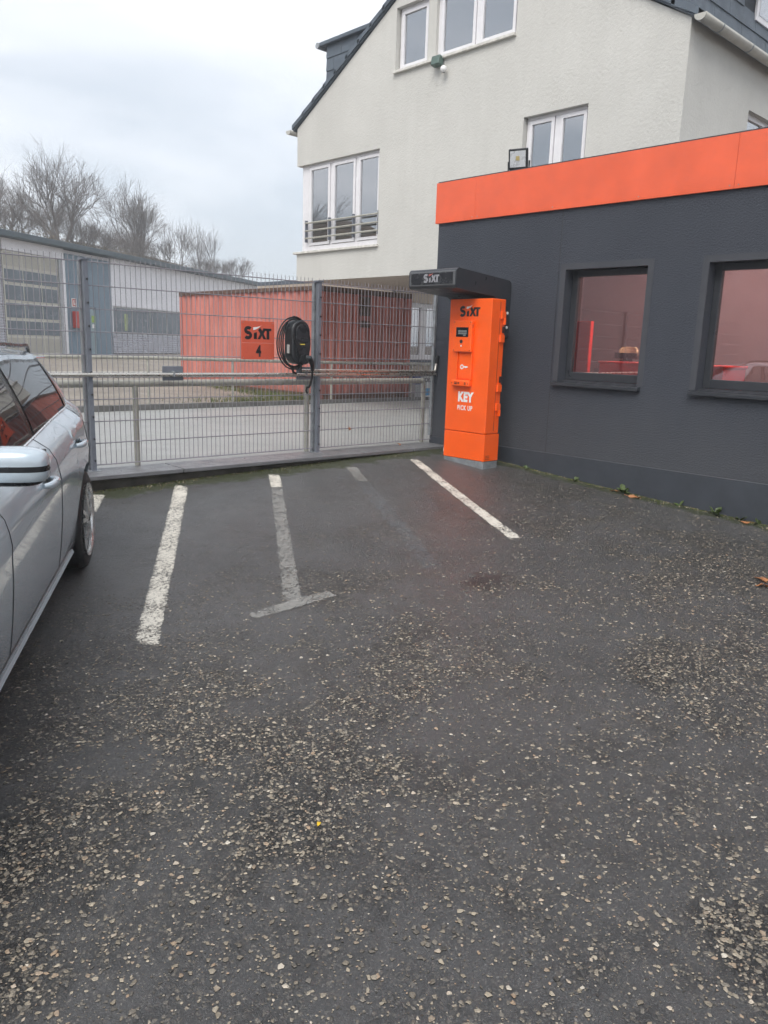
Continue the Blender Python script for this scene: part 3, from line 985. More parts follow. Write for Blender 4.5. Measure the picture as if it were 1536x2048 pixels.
# key pictogram
kp = MB()
ring = lambda r_, n=20: [(r_ * math.cos(2 * math.pi * i / n), r_ * math.sin(2 * math.pi * i / n)) for i in range(n)]
kf = lambda u, v, d=0: (-.0135 - d, 5.885 - u - Yc, K - .221 + v - kz)
oR, iR = ring(.027), ring(.014)
for i in range(20):
    j = (i + 1) % 20
    kp.add([kf(*oR[i]), kf(*oR[j]), kf(*iR[j]), kf(*iR[i])], [(0, 1, 2, 3)])
kp.flat([(.022, -.007), (.045, -.007), (.05, -.014), (.055, -.007), (.062, -.014), (.068, -.007), (.082, -.007), (.090, .001), (.082, .009), (.022, .009)], lambda u, v: kf(u, v))
kp.build('key_pictogram', WHITE, dr)
logo(kk, lambda u, v, d: (-.0005 - d, 5.965 - u - Yc, K + .322 + v - kz), .297, BLACK, WHITE)
text('KEY', kk, 'lettering', WHITE, .145, lambda u, v, d: (-.0005 - d, 5.822 - u - Yc, K - .604 + v - kz), .0085, .80, space=1.10)
text('PICK UP', kk, 'lettering', WHITE, .074, lambda u, v, d: (-.0005 - d, 5.822 - u - Yc, K - .703 + v - kz), .0022, .72, space=1.18)
# side: door edge, hinges, latches
ys = -hw
MB().box(.14, .146, ys - .003, ys + .01, .42, H - .03).build('door_gap', simple('dark_orange_print', (.30, .04, .01), .5), kk)
for z, kind in ((K + .33 - kz, 'h'), (K + .08 - kz, 'l'), (K - .46 - kz, 'l'), (K - .67 - kz, 'h')):
    hgn = MB().box(.145, .215, ys - .028, ys + .002, z - .02, z + .06).build('hinge' if kind == 'h' else 'latch', ORANGE_K, kk, bevel=.004)
    MB().box(.185, .205, ys - .04, ys - .005, z - .08 if kind == 'h' else z + .08, z - .01 if kind == 'h' else z + .15).build('pin', ORANGE_K if kind == 'h' else BLACK, hgn, bevel=.003)
for k in range(3): MB().box(.03, .10, ys - .0015, ys + .002, .10 + k * .018, .107 + k * .018).build('vent_slot', simple('dark_orange_print', (.30, .04, .01), .5), kk)

# canopy over the kiosk
cn = empty('kiosk_canopy', (XW, 6.05, K + .12))
tag(cn, 'dark grey canopy with a grey SIXT sign reaching out over the orange kiosk', 'canopy')


def rounded_L():
    """side outline in (x, z): the roof arm bending down into the wall leg"""
    pts = []
    X0, X1 = -.95, -.004
    zt, zb = .695, .485
    def arc(cx, cz, r_, a0, a1, n=6): return [(cx + r_ * math.cos(R(a)), cz + r_ * math.sin(R(a))) for a in np.linspace(a0, a1, n)]
    pts += [(X1, 0), (X1, .53)]
    pts += arc(X1 - .06, .57, .06, 0, 75)
    pts += arc(X0 + .045, zt - .045, .045, 90, 180)
    pts += arc(X0 + .045, zb + .045, .045, 180, 270)
    pts += [(-.30, zb - .045), (-.20, zb - .10), (-.17, .38), (-.17, 0)]
    return pts


MB().prism(rounded_L(), .70, lambda u, v, w: (u, -.35 + w, v)).build('shell', DARK_METAL, cn, smooth=True, angle=35)
MB().box(-.956, -.940, -.335, .335, .515, .668).build('sign_frame', simple('sign_frame_grey', (.12, .124, .13), .45, .2), cn, bevel=.012)
MB().box(-.960, -.950, -.31, .31, .530, .652).build('sign_panel', simple('sign_panel_dark', (.022, .024, .028), .25), cn, bevel=.006)
logo(cn, lambda u, v, d: (-.9605 - d, .115 - u, v + .545), .235, simple('grey_letters', (.30, .30, .32), .4), simple('dull_red_flag', (.38, .10, .09), .4))
for z in (.06, .22): MB().tube([(-.05, -.351, z + .05), (-.05, -.358, z + .05)], .016, 12).build('screw_cap', WHITE, cn, smooth=True)

# white pipe stub beside the kiosk foot
o = MB().tube([(7.33, 6.56, K - 1.20), (7.02, 6.30, K - 1.235)], .022, 10).build('drain_pipe', WHITE, smooth=True)
tag(o, 'short white pipe stub on the ground left of the orange kiosk', 'pipe')

# ------------------------------------------------------------------ house with a gable, standing over the passage
XH = 10.0
HY0, HY1 = 5.24, 13.24
EZ = K + 4.06
AP = EZ + 4.0 * .58
YM = (HY0 + HY1) / 2
ho = empty('gabled_house', (XH, YM, K - 1.3))
tag(ho, 'pale rendered gabled house with slate dormers rising behind the office', 'house')
HO = Vector((XH, YM, K - 1.3))
LH = lambda fn: (lambda *a: tuple(Vector(fn(*a)) - HO))


def hbox(name, mat, x0, x1, y0, y1, z0, z1, parent=ho, bevel=0):
    return MB().box(x0 - HO.x, x1 - HO.x, y0 - HO.y, y1 - HO.y, z0 - HO.z, z1 - HO.z).build(name, mat, parent, bevel=bevel)


BZ = K + 1.19
A1 = (10.85, 13.14, K + 1.76, K + 3.37)       # corner window with the railing
A2 = (7.97, 10.52, K + 4.53, K + 5.50)        # attic window
A3 = (6.63, 7.73, K + 2.0, K + 3.34)          # window half hidden by the office
outer = [(HY0, BZ), (HY1, BZ), (HY1, A1[2]), (A1[0], A1[2]), (A1[0], A1[3]), (HY1, A1[3]), (HY1, EZ), (YM, AP), (HY0, EZ)]
mb = MB()
wall_poly(mb, outer, [rect(*A2), rect(*A3)], LH(lambda u, v, w: (XH + w, u, v)), .16)
mb.add([LH(lambda u, v, w: (XH + w, u, v))(u, v, w) for u, v in ((HY1, A1[2]), (A1[0], A1[2]), (A1[0], A1[3]), (HY1, A1[3])) for w in (0, .5)], [(0, 1, 3, 2), (2, 3, 5, 4), (4, 5, 7, 6)])
mb.build('wall', HOUSE_WALL, ho)
mb = MB()
S1 = (11.92, 13.4, K + 2.1, K + 3.41)
wall_poly(mb, rect(XH, 16, BZ - 2.4, EZ), [rect(*S1)], LH(lambda u, v, w: (u, HY0 + w, v)), .16)
mb.build('wall', HOUSE_WALL, ho)
mb = MB()
mb.add([LH(lambda *p: p)(*p) for p in ((XH, HY1, BZ), (16, HY1, BZ), (16, HY1, A1[2]), (XH, HY1, A1[2]))], [(0, 1, 2, 3)])
mb.add([LH(lambda *p: p)(*p) for p in ((XH, HY1, A1[3]), (16, HY1, A1[3]), (16, HY1, EZ), (XH, HY1, EZ))], [(0, 1, 2, 3)])
mb.add([LH(lambda *p: p)(*p) for p in ((XH + .5, HY1, A1[2]), (16, HY1, A1[2]), (16, HY1, A1[3]), (XH + .5, HY1, A1[3]))], [(0, 1, 2, 3)])
mb.build('wall', HOUSE_WALL, ho)
hbox('rear_wall', HOUSE_WALL, 15.95, 16, HY0 + .01, HY1 - .01, BZ, EZ)
hbox('soffit', SOFFIT, XH + .01, 15.9, HY0 + .02, HY1 - .01, BZ + .001, BZ + .03)
hbox('ground_floor', SOFFIT, XH + .3, 15.9, HY0 + .01, 6.9, K - 1.9, BZ - .001)
hbox('inner_floor', simple('room_dark', (.05, .05, .05), .9), XH + .17, 15.9, HY0 + .2, HY1 - .2, K + 3.7, K + 3.75)
hbox('inner_wall', simple('room_grey', (.22, .22, .21), .9), 13.0, 13.05, HY0 + .02, HY1 - .02, BZ + .05, EZ - .02)
hbox('inner_wall', simple('room_grey', (.22, .22, .21), .9), 12.0, 12.05, 7.0, 11.4, EZ, AP - 1.0)

# roof: two slabs, verge tiles along the gable, gutters
for sgn in (-1, 1):
    ye = YM + sgn * 4.10
    mb = MB()
    pr = [(ye, EZ - .1 * .58 + .02), (YM, AP + .02), (YM, AP + .14), (ye, EZ - .1 * .58 + .14)]
    mb.prism(pr, 6.2, LH(lambda u, v, w: (XH - .04 + w, u, v)))
    rf = mb.build('roof', SLATE, ho)
    for i in range(13):
        q0, q1 = i / 13, (i + 1) / 13 + .012
        ya, yb = ye + (YM - ye) * q0, ye + (YM - ye) * q1
        zo = .58
        zA = EZ - .058 + abs(ya - ye) * zo + .150; zB = EZ - .058 + abs(yb - ye) * zo + .135
        m2 = MB().prism([(ya, zA - .10), (yb, zB - .10), (yb, zB - .03), (ya, zA - .02)] if sgn < 0 else [(ya, zA - .10), (ya, zA - .02), (yb, zB - .03), (yb, zB - .10)], .30, LH(lambda u, v, w: (XH - .065 + w, u, v)))
        m2.build('verge_tile', SLATE, rf)
    # half-round gutter
    rows = []
    yg = ye + sgn * .06; zg = EZ - .02
    for x in np.linspace(XH - .10, 16.1, 12):
        rows.append([LH(lambda *p: p)(x, yg + .075 * math.cos(R(a)), zg + .075 * math.sin(R(a))) for a in np.linspace(180, 360, 9)])
    gt = MB().grid(rows).build('gutter', simple('cream_gutter', (.48, .47, .43), .5, 0, .15, 3), ho, smooth=True)
    s_ = gt.modifiers.new('thick', 'SOLIDIFY'); s_.thickness = .008
    gt2 = MB().flat([(.078 * math.cos(R(a)), .078 * math.sin(R(a))) for a in np.linspace(180, 360, 12)], LH(lambda u, v: (XH - .10, yg + u, zg + v))).build('end_cap', simple('cream_gutter', (.66, .64, .57)), gt)
    s_ = gt2.modifiers.new('thick', 'SOLIDIFY'); s_.thickness = .006
    for x in np.arange(XH + .4, 16, .9):
        MB().tube([LH(lambda *p: p)(x, yg + .08 * math.cos(R(a)), zg + .08 * math.sin(R(a))) for a in np.linspace(175, 365, 10)], .008, 5).build('gutter_bracket', GALV, gt)
    # slate-clad dormer with flat roof, its cheek just behind the gable
    yd = YM + sgn * 3.45           # dormer front
    xd0, xd1 = XH + .28, 15.2
    zr = EZ + 1.42
    zroof = lambda y: EZ + (4.0 - abs(y - YM)) * .58
    dm = empty('dormer', LH(lambda *p: p)(xd0, yd, EZ + .3)); dm.parent = ho
    DO = Vector((xd0, yd, EZ + .3))
    LD = lambda fn: (lambda *a: tuple(Vector(fn(*a)) - DO))
    yin = YM + sgn * (4.0 - (zr - EZ) / .58)
    tri = [(yd, zroof(yd) - .05), (yd, zr), (yin, zr), (yin, zroof(yin) - .05)]
    if sgn > 0: tri = tri[::-1]
    MB().prism(tri, xd1 - xd0, LD(lambda u, v, w: (xd0 + w, u, v))).build('body', simple('slate_backing', (.03, .037, .047), .7), dm)
    MB().box(-.10, xd1 - xd0 + .1, *(sorted((sgn * .14, (yin - yd) - sgn * .1))), zr - DO.z, zr - DO.z + .07).build('flat_roof', SLATE, dm, bevel=.01)
    MB().tube([(-.12, sgn * .17, zr - DO.z + .02), (xd1 - xd0, sgn * .17, zr - DO.z + .02)], .055, 10).build('roof_gutter', simple('zinc_grey', (.36, .38, .40), .5, .3), dm, smooth=True)
    # cheek slates in stepped rows (this face looks at the viewer)
    z = zroof(yd) - DO.z - .02
    k = 0
    while z < zr - DO.z - .02:
        zz1 = min(z + .235, zr - DO.z - .004)
        yy = 0.0 - (.22 if k % 2 else 0)
        ymax = abs(yin - yd)
        while yy < ymax:
            a0, a1 = max(0, yy), min(ymax, yy + .44)
            # keep only slates above the roof slope
            if zroof(yd - sgn * a0) - DO.z < zz1 - .03 and a1 - a0 > .05:
                zl0 = max(z, zroof(yd - sgn * a0) - DO.z - .02); zl1 = max(z, min(zz1, zroof(yd - sgn * a1) - DO.z - .02))
                pl_ = [(-sgn * (a0 + .004), zl0), (-sgn * (a1 - .004), zl1), (-sgn * (a1 - .004), zz1 + .01), (-sgn * (a0 + .004), zz1 + .01)]
                MB().prism(pl_, .012, lambda u, v, w: (-.018 + w - .016 * (1 - (v - z) / .25), u, v)).build('slate', SLATE, dm)
            yy += .44
        # front slates of the same row, only where the street side shows them
        if sgn < 0:
            xx = 0.0 - (.45 if k % 2 else 0)
            while xx < 4.6:
                b0, b1 = max(0, xx), xx + .9
                if not (2.6 < (b0 + b1) / 2 < 4.0 and z > .55):
                    MB().prism([(b0 + .004, z), (b1 - .004, z), (b1 - .004, zz1 + .01), (b0 + .004, zz1 + .01)], .012, lambda u, v, w: (u, -.006 - w - .018 * (1 - (v - z) / .25), v)).build('slate', SLATE, dm)
                xx += .9
        z += .225; k += 1
    if sgn < 0:
        wn_ = empty('window', (0, 0, 0)); wn_.parent = dm
        MB().box(2.66, 3.9, -.05, -.01, .60, 1.08).build('frame', FRAME, wn_, bevel=.004)
        MB().box(2.74, 3.82, -.056, -.052, .68, 1.0).build('pane', GLASS, wn_)


def house_window(y0, y1, z0, z1, divs, d=.10, sill=True, bottom=.13, xs=XH):
    """white casement window on the gable: divs = list of (ya, yb) sashes"""
    w_ = empty('window', (0, 0, 0)); w_.parent = ho
    p = .045
    cuts = [y0] + [v for s in divs for v in s] + [y1]
    # outer frame
    hbox('frame', FRAME, xs + d, xs + d + .06, y0, y1, z0, z0 + bottom, w_, .004)
    hbox('frame', FRAME, xs + d, xs + d + .06, y0, y1, z1 - p, z1, w_, .004)
    prev = y0
    for ya, yb in divs:
        hbox('frame', FRAME, xs + d, xs + d + .06, prev, ya, z0 + bottom, z1 - p, w_, .004)
        prev = yb
    hbox('frame', FRAME, xs + d, xs + d + .06, prev, y1, z0 + bottom, z1 - p, w_, .004)
    for ya, yb in divs:
        s_ = .052
        za, zb = z0 + bottom + .008, z1 - p - .008
        a_, b_ = ya + .008, yb - .008
        sash = MB()
        wall_poly(sash, rect(a_, b_, za, zb), [rect(a_ + s_, b_ - s_, za + s_, zb - s_)], LH(lambda u, v, w: (xs + d - .016 + w, u, v)), .035)
        lo = [(a_, za), (b_, za), (b_, zb), (a_, zb)]
        sash.add([LH(lambda u, v, w: (xs + d - .016 + w, u, v))(u, v, w) for u, v in lo for w in (0, .03)], [(0, 1, 3, 2), (2, 3, 5, 4), (4, 5, 7, 6), (6, 7, 1, 0)])
        sh = sash.build('sash', FRAME, w_)
        hbox('pane', GLASS, xs + d + .012, xs + d + .016, a_ + s_ - .005, b_ - s_ + .005, za + s_ - .005, zb - s_ + .005, w_)
        hbox('seal', BLACK, xs + d + .008, xs + d + .012, a_ + s_ - .001, a_ + s_ + .016, za + s_, zb - s_, w_)
    if sill:
        hbox('sill', SILLM, xs - .055, xs + d + .05, y0 - .04, y1 + .03, z0 - .045, z0 - .002, ho, .006)
    return w_


# corner window: white corner panel, three sashes, three-bar railing
hbox('corner_panel', FRAME, XH + .075, XH + .2, 12.97, 13.15, A1[2], A1[3], ho, .004)
hbox('corner_panel', FRAME, XH + .2, XH + .5, 13.11, 13.15, A1[2], A1[3], ho, .004)
house_window(10.855, 12.968, A1[2], A1[3], [(10.88, 11.48), (11.55, 12.21), (12.28, 12.92)], .075, True, .10)
hbox('sill', SILLM, XH - .05, XH + .5, 13.0, HY1 + .07, A1[2] - .046, A1[2] - .003, ho, .006)
rl = empty('window_railing', LH(lambda *p: p)(XH - .005, 11.9, K + 2.0)); rl.parent = ho
for z in (.0, .14, .285):
    MB().tube([(0, -1.06, z), (0, 1.06, z)], .017, 8).build('bar', RAILM, rl, smooth=True)
for y in (-1.05, -.36, .34, 1.06):
    MB().box(.0, .06, y - .012, y + .012, -.07, .34).build('bracket', POSTM, rl, bevel=.003)
# something yellow and tall standing inside the middle sash
hbox('curtain', simple('yellow_curtain', (.62, .54, .12), .8, 0, .15, 8), XH + .16, XH + .18, 11.78, 12.12, A1[2], A1[2] + 1.05)
house_window(8.0, 10.50, A2[2], A2[3] , [(8.04, 8.74), (8.82, 9.56), (9.84, 10.46)], .09, True, .035)
hbox('pier', HOUSE_WALL, XH + .03, XH + .16, 9.62, 9.80, A2[2], A2[3], ho)
house_window(6.64, 7.72, A3[2], A3[3], [(6.68, 7.14), (7.22, 7.68)], .09, False, .10)
# side window
w_ = empty('window', (0, 0, 0)); w_.parent = ho
for x0, x1, z0, z1 in ((11.93, 12.0, S1[2], S1[3]), (12.0, 13.39, S1[3] - .07, S1[3]), (12.62, 12.72, S1[2], S1[3] - .07), (13.33, 13.39, S1[2], S1[3] - .07)):
    hbox('frame', FRAME, x0, x1, HY0 + .08, HY0 + .14, z0, z1, w_, .004)
hbox('pane', GLASS, 12.0, 13.33, HY0 + .11, HY0 + .114, S1[2], S1[3] - .07, w_)

# motion flood light under the attic window
hf = empty('motion_light', (XH, 9.40, K + 4.30))
tag(hf, 'small green flood light with white sensor ball under the attic window', 'lamp')
MB().box(-.16, -.05, -.02, .16, .06, .20).build('lamp_head', simple('dark_green_lamp', (.10, .15, .13), .5), hf, bevel=.012, rot=(0, R(12), 0))
MB().tube([(0, 0, .10), (-.08, .02, .10)], .022, 8).build('arm', GALV, hf)
sp = MB()
sp.grid([[(-.09 + .055 * math.sin(R(p)) * math.cos(R(q)), -.09 + .055 * math.sin(R(p)) * math.sin(R(q)), .0 + .055 * math.cos(R(p))) for q in range(0, 360, 30)] for p in range(5, 180, 25)], True)
sp.build('sensor', WHITE, hf, smooth=True)
MB().tube([(0, -.03, .04), (-.06, -.08, .03)], .015, 8).build('sensor_arm', WHITE, hf)

# ------------------------------------------------------------------ annex wall with a white window across the lane
an = empty('rear_annex', (14.2, 14.4, K - 1.3))
tag(an, 'brown rendered ground floor with white window seen beyond the passage', 'building')
mb = MB()
wall_poly(mb, rect(-.25, 8, 0, 2.95), [rect(.22, 1.72, .93, 2.36)], lambda u, v, w: (u, w, v), .12)
mb.build('wall', simple('warm_render', (.40, .34, .28), .9, 0, .1, 1), an)
MB().box(-.25, 8, .5, 6, 2.9, 3.0).build('roof', SLATE, an)
MB().box(-.25, -.2, .13, 6, 0, 2.89).build('wall_side', simple('warm_render', (.40, .34, .28)), an)
MB().box(.0, 4, 1.5, 1.55, 0, 2.6).build('inner_wall', simple('room_grey', (.22, .22, .21)), an)
w_ = empty('window', (0, 0, 0)); w_.parent = an
for x0, x1, z0, z1 in ((.22, .32, .93, 2.36), (.32, 1.72, .93, 1.06), (.32, 1.72, 2.24, 2.36), (.70, .92, 1.06, 2.24), (1.62, 1.72, 1.06, 2.24)):
    MB().box(x0, x1, .04, .10, z0, z1).build('frame', FRAME, w_, bevel=.004)
MB().box(.32, 1.62, .07, .074, 1.06, 2.24).build('pane', GLASS, w_)
MB().box(.15, 1.8, -.05, .05, .87, .925).build('sill', SLATE, an)

# boxes stacked behind the kerb, right of the container
bx = empty('paper_crate', (14.15, 13.75, K - 1.29)); tag(bx, 'white printed box with black lettering behind the far railing', 'box')
MB().box(-.05, .42, -.2, .2, 0, .62).build('body', simple('white_card', (.66, .66, .66), .6), bx, bevel=.01)
text('BORA', bx, 'lettering', BLACK, .16, lambda u, v, d: (u + .19, -.2015, v + .40), .005, .9)
MB().box(.0, .3, -.204, -.2, .07, .25).build('blue_print', simple('blue_print', (.06, .30, .55), .5), bx)
b2 = empty('blue_crate', (13.98, 13.62, K - 1.29)); tag(b2, 'dark blue plastic box beside the container, behind the far railing', 'box')
MB().box(-.13, .08, -.12, .12, .35, .62).build('body', simple('dark_blue', (.035, .06, .22), .5), b2, bevel=.01)
MB().box(-.13, .08, -.12, .12, 0, .345).build('lower_body', simple('grey_card', (.35, .36, .37), .6), b2, bevel=.01)

# ------------------------------------------------------------------ shipping container
cz = K - 1.30
ctn = empty('shipping_container', (10.97, 13.66, cz))
tag(ctn, 'weathered red shipping container standing behind the lane', 'container')
CWd, CL, CH = 2.82, 6.1, 2.50


def corrugate(length, fn, z0, z1, name, period=.278, depth=.055):
    prof = []
    s = 0.0
    while s < length:
        for ds, dp in ((0, 0), (.072, 0), (.140, depth), (.210, depth)):
            if s + ds < length: prof.append((s + ds, dp))
        s += period
    prof.append((length, 0))
    mb_ = MB()
    mb_.grid([[fn(s, d, z0) for s, d in prof], [fn(s, d, z1) for s, d in prof]])
    return mb_.build(name, RED_CONT, ctn)


corrugate(CL - .24, lambda s, d, z: (.03 + d, .12 + s, z), .16, CH - .08, 'side_wall')
corrugate(CL - .24, lambda s, d, z: (CWd - .03 - d, .12 + s, z), .16, CH - .08, 'side_wall')
corrugate(CWd - .24, lambda s, d, z: (.12 + s, .03 + d, z), .16, CH - .11, 'end_wall', .235, .055)
corrugate(CWd - .24, lambda s, d, z: (.12 + s, CL - .03 - d, z), .16, CH - .11, 'end_wall', .235, .055)
MB().box(.04, CWd - .04, .04, CL - .04, CH - .03, CH - .005).build('roof', RUST, ctn)
MB().box(.05, CWd - .05, .05, CL - .05, .12, .16).build('floor', RUST, ctn)
for x in (0, CWd - .12):
    for y in (0, CL - .12):
        MB().box(x + .002, x + .118, y + .002, y + .118, .12, CH - .12).build('corner_post', RED_CONT, ctn, bevel=.006)
        for z in (0, CH - .118):
            MB().box(x - .008, x + .128, y - .008, y + .128, z, z + .118).build('corner_casting', RED_CONT if z == 0 else RUST, ctn, bevel=.01)
for x in (.0, CWd - .07):
    MB().box(x + .004, x + .066, .128, CL - .128, CH - .09, CH - .002).build('top_rail', RUST, ctn, bevel=.005)
    MB().box(x + .004, x + .066, .128, CL - .128, .02, .17).build('bottom_rail', RUST, ctn, bevel=.005)
for y in (.0, CL - .07):
    MB().box(.128, CWd - .128, y + .004, y + .066, CH - .118, CH - .002).build('top_rail', RUST, ctn, bevel=.005)
    MB().box(.128, CWd - .128, y + .004, y + .066, .02, .17).build('bottom_rail', RUST, ctn, bevel=.005)
MB().box(1.18, 1.46, -.012, .04, 1.92, 2.34).build('vent_plate', RUST, ctn, bevel=.006)
MB().box(1.20, 1.46, -.006, .04, 1.66, 1.80).build('vent_plate', RUST, ctn, bevel=.006)
for y in (1.6, 2.5, 3.4, 4.3):
    MB().box(.001, .068, y, y + .35, .03, .13).build('fork_pocket', BLACK, ctn, loc=(-.002, 0, 0))

# ------------------------------------------------------------------ warehouse
WA = Vector((16.84, 36.69, K - .90)); WANG = math.atan2(.53, .848)
wh = empty('warehouse', WA, WANG)
tag(wh, 'long low warehouse with white cladding, roller door and blue-grey bay', 'building')
HT = 4.48
MB().box(-7.5, 17, .12, 14, 0, HT - .05).build('wall', CLAD, wh)
MB().box(-14, 17.2, -.45, 14.4, HT - .02, HT + .20).build('roof', FASCIA, wh, bevel=.02)
MB().box(-7.13, -3.42, .02, .119, 4.02, HT - .03).build('lintel', CLAD, wh)
# white cladding sheets
x = .02
while x < 17:
    x1 = min(x + .62, 17)
    MB().box(x + .006, x1 - .006, .03, .119, 2.28, HT - .03).build('cladding_panel', CLAD, wh, bevel=.008)
    x = x1
# blue-grey bay of boards
x = -3.36
while x < -.05:
    x1 = x + .414
    if not (-1.75 < (x + x1) / 2 < -1.1):
        MB().box(x + .004, x1 - .004, .02, .119, .0, HT - .2).build('cladding_board', BLUE_CLAD, wh, bevel=.006)
    else:
        MB().box(x + .004, x1 - .004, .02, .119, 2.12, HT - .2).build('cladding_board', BLUE_CLAD, wh, bevel=.006)
    x = x1
dr_ = MB().box(-1.74, -1.13, .05, .119, 0, 2.08).build('door', simple('pale_blue_door', (.26, .33, .36), .5), wh, bevel=.01)
MB().tube([(-1.66, .05, 1.0), (-1.66, -.0, 1.0), (-1.55, -.0, 1.0)], .014, 6).build('handle', GALV, dr_)
# corrugated aluminium: left of the door and below the strip windows
def hcorr(x0, x1, z0, z1, name='corrugated_sheet', per=.105, y=.06):
    n = int((z1 - z0) / per * 4)
    m_ = MB()
    pr_ = [(y + .028 * math.cos(2 * math.pi * i / 4), z0 + (z1 - z0) * i / n) for i in range(n + 1)]
    m_.grid([[(x0, a, b) for a, b in pr_], [(x1, a, b) for a, b in pr_]])
    m_.build(name, ALU, wh)
hcorr(-14, -7.16, .05, HT - .03)
hcorr(.06, 17, .03, .98)
MB().box(-14, -7.5, .12, 14, 0, HT - .05).build('wall', CLAD, wh)
MB().box(.0, .06, .0, .119, .98, 2.32).build('window_post', CLAD, wh)
x = .10
while x < 16.8:
    wp = MB().box(x, x + 1.62, .06, .119, 1.02, 2.25).build('window', simple('grey_frame', (.30, .31, .31), .5), wh, bevel=.006)
    MB().box(x + .05, x + 1.57, .05, .058, 1.08, 2.19).build('pane', PANE, wp)
    x += 1.66
MB().box(1.05, 1.32, .044, .049, 1.15, 1.95).build('hi_vis_jacket', simple('yellow_green', (.30, .36, .16), .7, 0, .3, 6), wh)
# roller door: five sections of three panes
rdoor = empty('roller_door', (-7.1, .06, .05)); rdoor.parent = wh
DW = 3.30
zs = [0, .70, 1.36, 2.04, 2.72, 3.32, 3.95]
for i in range(len(zs) - 1):
    MB().box(0, DW, 0, .05, zs[i] + .004, zs[i + 1] - .004).build('door_section', CREAM, rdoor, bevel=.01)
    for c_ in range(3):
        xa, xb = .06 + c_ * (DW - .06) / 3, (c_ + 1) * (DW - .06) / 3
        mt = PANE if 0 < i < 5 else simple('door_infill', (.40, .38, .33), .6, 0, .06, 3)
        MB().box(xa, xb, -.012 if mt is PANE else -.008, .0, zs[i] + .06, zs[i + 1] - .06).build('pane', mt, rdoor)
MB().box(-3.80, -3.66, .0, .119, 0, 4.0).build('door_jamb', simple('jamb_grey', (.36, .37, .39), .5), wh)
MB().box(-3.64, -3.42, -.02, .119, 0, HT - .5).build('door_frame', FRAME, wh)
fb = empty('hose_cabinet', WA + Vector((math.cos(WANG) * -2.77, math.sin(WANG) * -2.77, 1.17)), WANG)
tag(fb, 'red hose cabinet on the blue-grey warehouse bay', 'cabinet')
MB().box(-.27, .27, -.22, .02, 0, .72).build('body', REDBOX, fb, bevel=.02)
MB().box(.0, .20, -.224, -.22, .34, .54).build('pictogram', WHITE, fb)
fs_ = empty('fire_sign', WA + Vector((math.cos(WANG) * -2.89 + math.sin(WANG) * .0, math.sin(WANG) * -2.89, 2.08)), WANG)
tag(fs_, 'small red and white fire sign above the red hose cabinet', 'sign')
MB().box(-.16, .16, -.01, .015, 0, .36).build('plate', WHITE, fs_)
MB().box(-.13, .13, -.014, -.0105, .03, .33).build('red_field', REDBOX, fs_)
MB().box(-.06, .0, -.018, -.0145, .07, .28).build('pictogram', WHITE, fs_); MB().box(.03, .09, -.018, -.0145, .07, .16).build('pictogram', WHITE, fs_)
ds = empty('door_sign', WA + Vector((math.cos(WANG) * -1.48, math.sin(WANG) * -1.48, 1.25)), WANG)
tag(ds, 'small green and white notice on the pale warehouse door', 'sign')
MB().box(-.12, .12, .03, .048, .2, .5).build('plate', simple('green_notice', (.30, .45, .08), .5), ds); MB().box(-.1, .1, .03, .048, -.05, .12).build('lower_plate', WHITE, ds)

# pale building to the left of the view, mirrored in the office windows
nb = empty('pale_building', (-15, 17, K - 1.6), R(90))
tag(nb, 'pale rendered block left of the yard, seen only mirrored in the office windows', 'building')
MB().box(-14, 12, 0, 8, 0, 7.5).build('wall', simple('pinkish_render', (.37, .33, .345), .9, 0, .08, 1), nb)
MB().box(-14.2, 12.2, -.2, 8.2, 7.5, 7.7).build('roof', SLATE, nb)
for xx in (-6, -2, 2, 6):
    wq = MB().box(xx - .7, xx + .7, -.03, -.001, 5.6, 6.8).build('window', FRAME, nb); MB().box(xx - .6, xx + .6, -.045, -.031, 5.7, 6.7).build('pane', PANE, wq)

# ------------------------------------------------------------------ bank behind the warehouse, with bare trees
ca, sa = math.cos(WANG), math.sin(WANG)


def along(s, off, z): return Vector((WA.x + ca * s - sa * off, WA.y + sa * s + ca * off, z))


mb = MB()
rows = []
for off_, hh in ((14.6, -.9), (16, 4.2), (18.5, 6.7), (22, 7.5), (30, 7.7), (90, 7.2), (90.1, -1)):
    rows.append([along(s, off_, K + hh * (1 - max(0, (s - 45)) / 70) + (.45 * math.sin(s * .7) + .3 * math.sin(s * 1.9 + 1)) * (hh > 0)) for s in np.linspace(-60, 95, 60)])
struct(mb.grid(rows).build('embankment', EARTH, smooth=True))


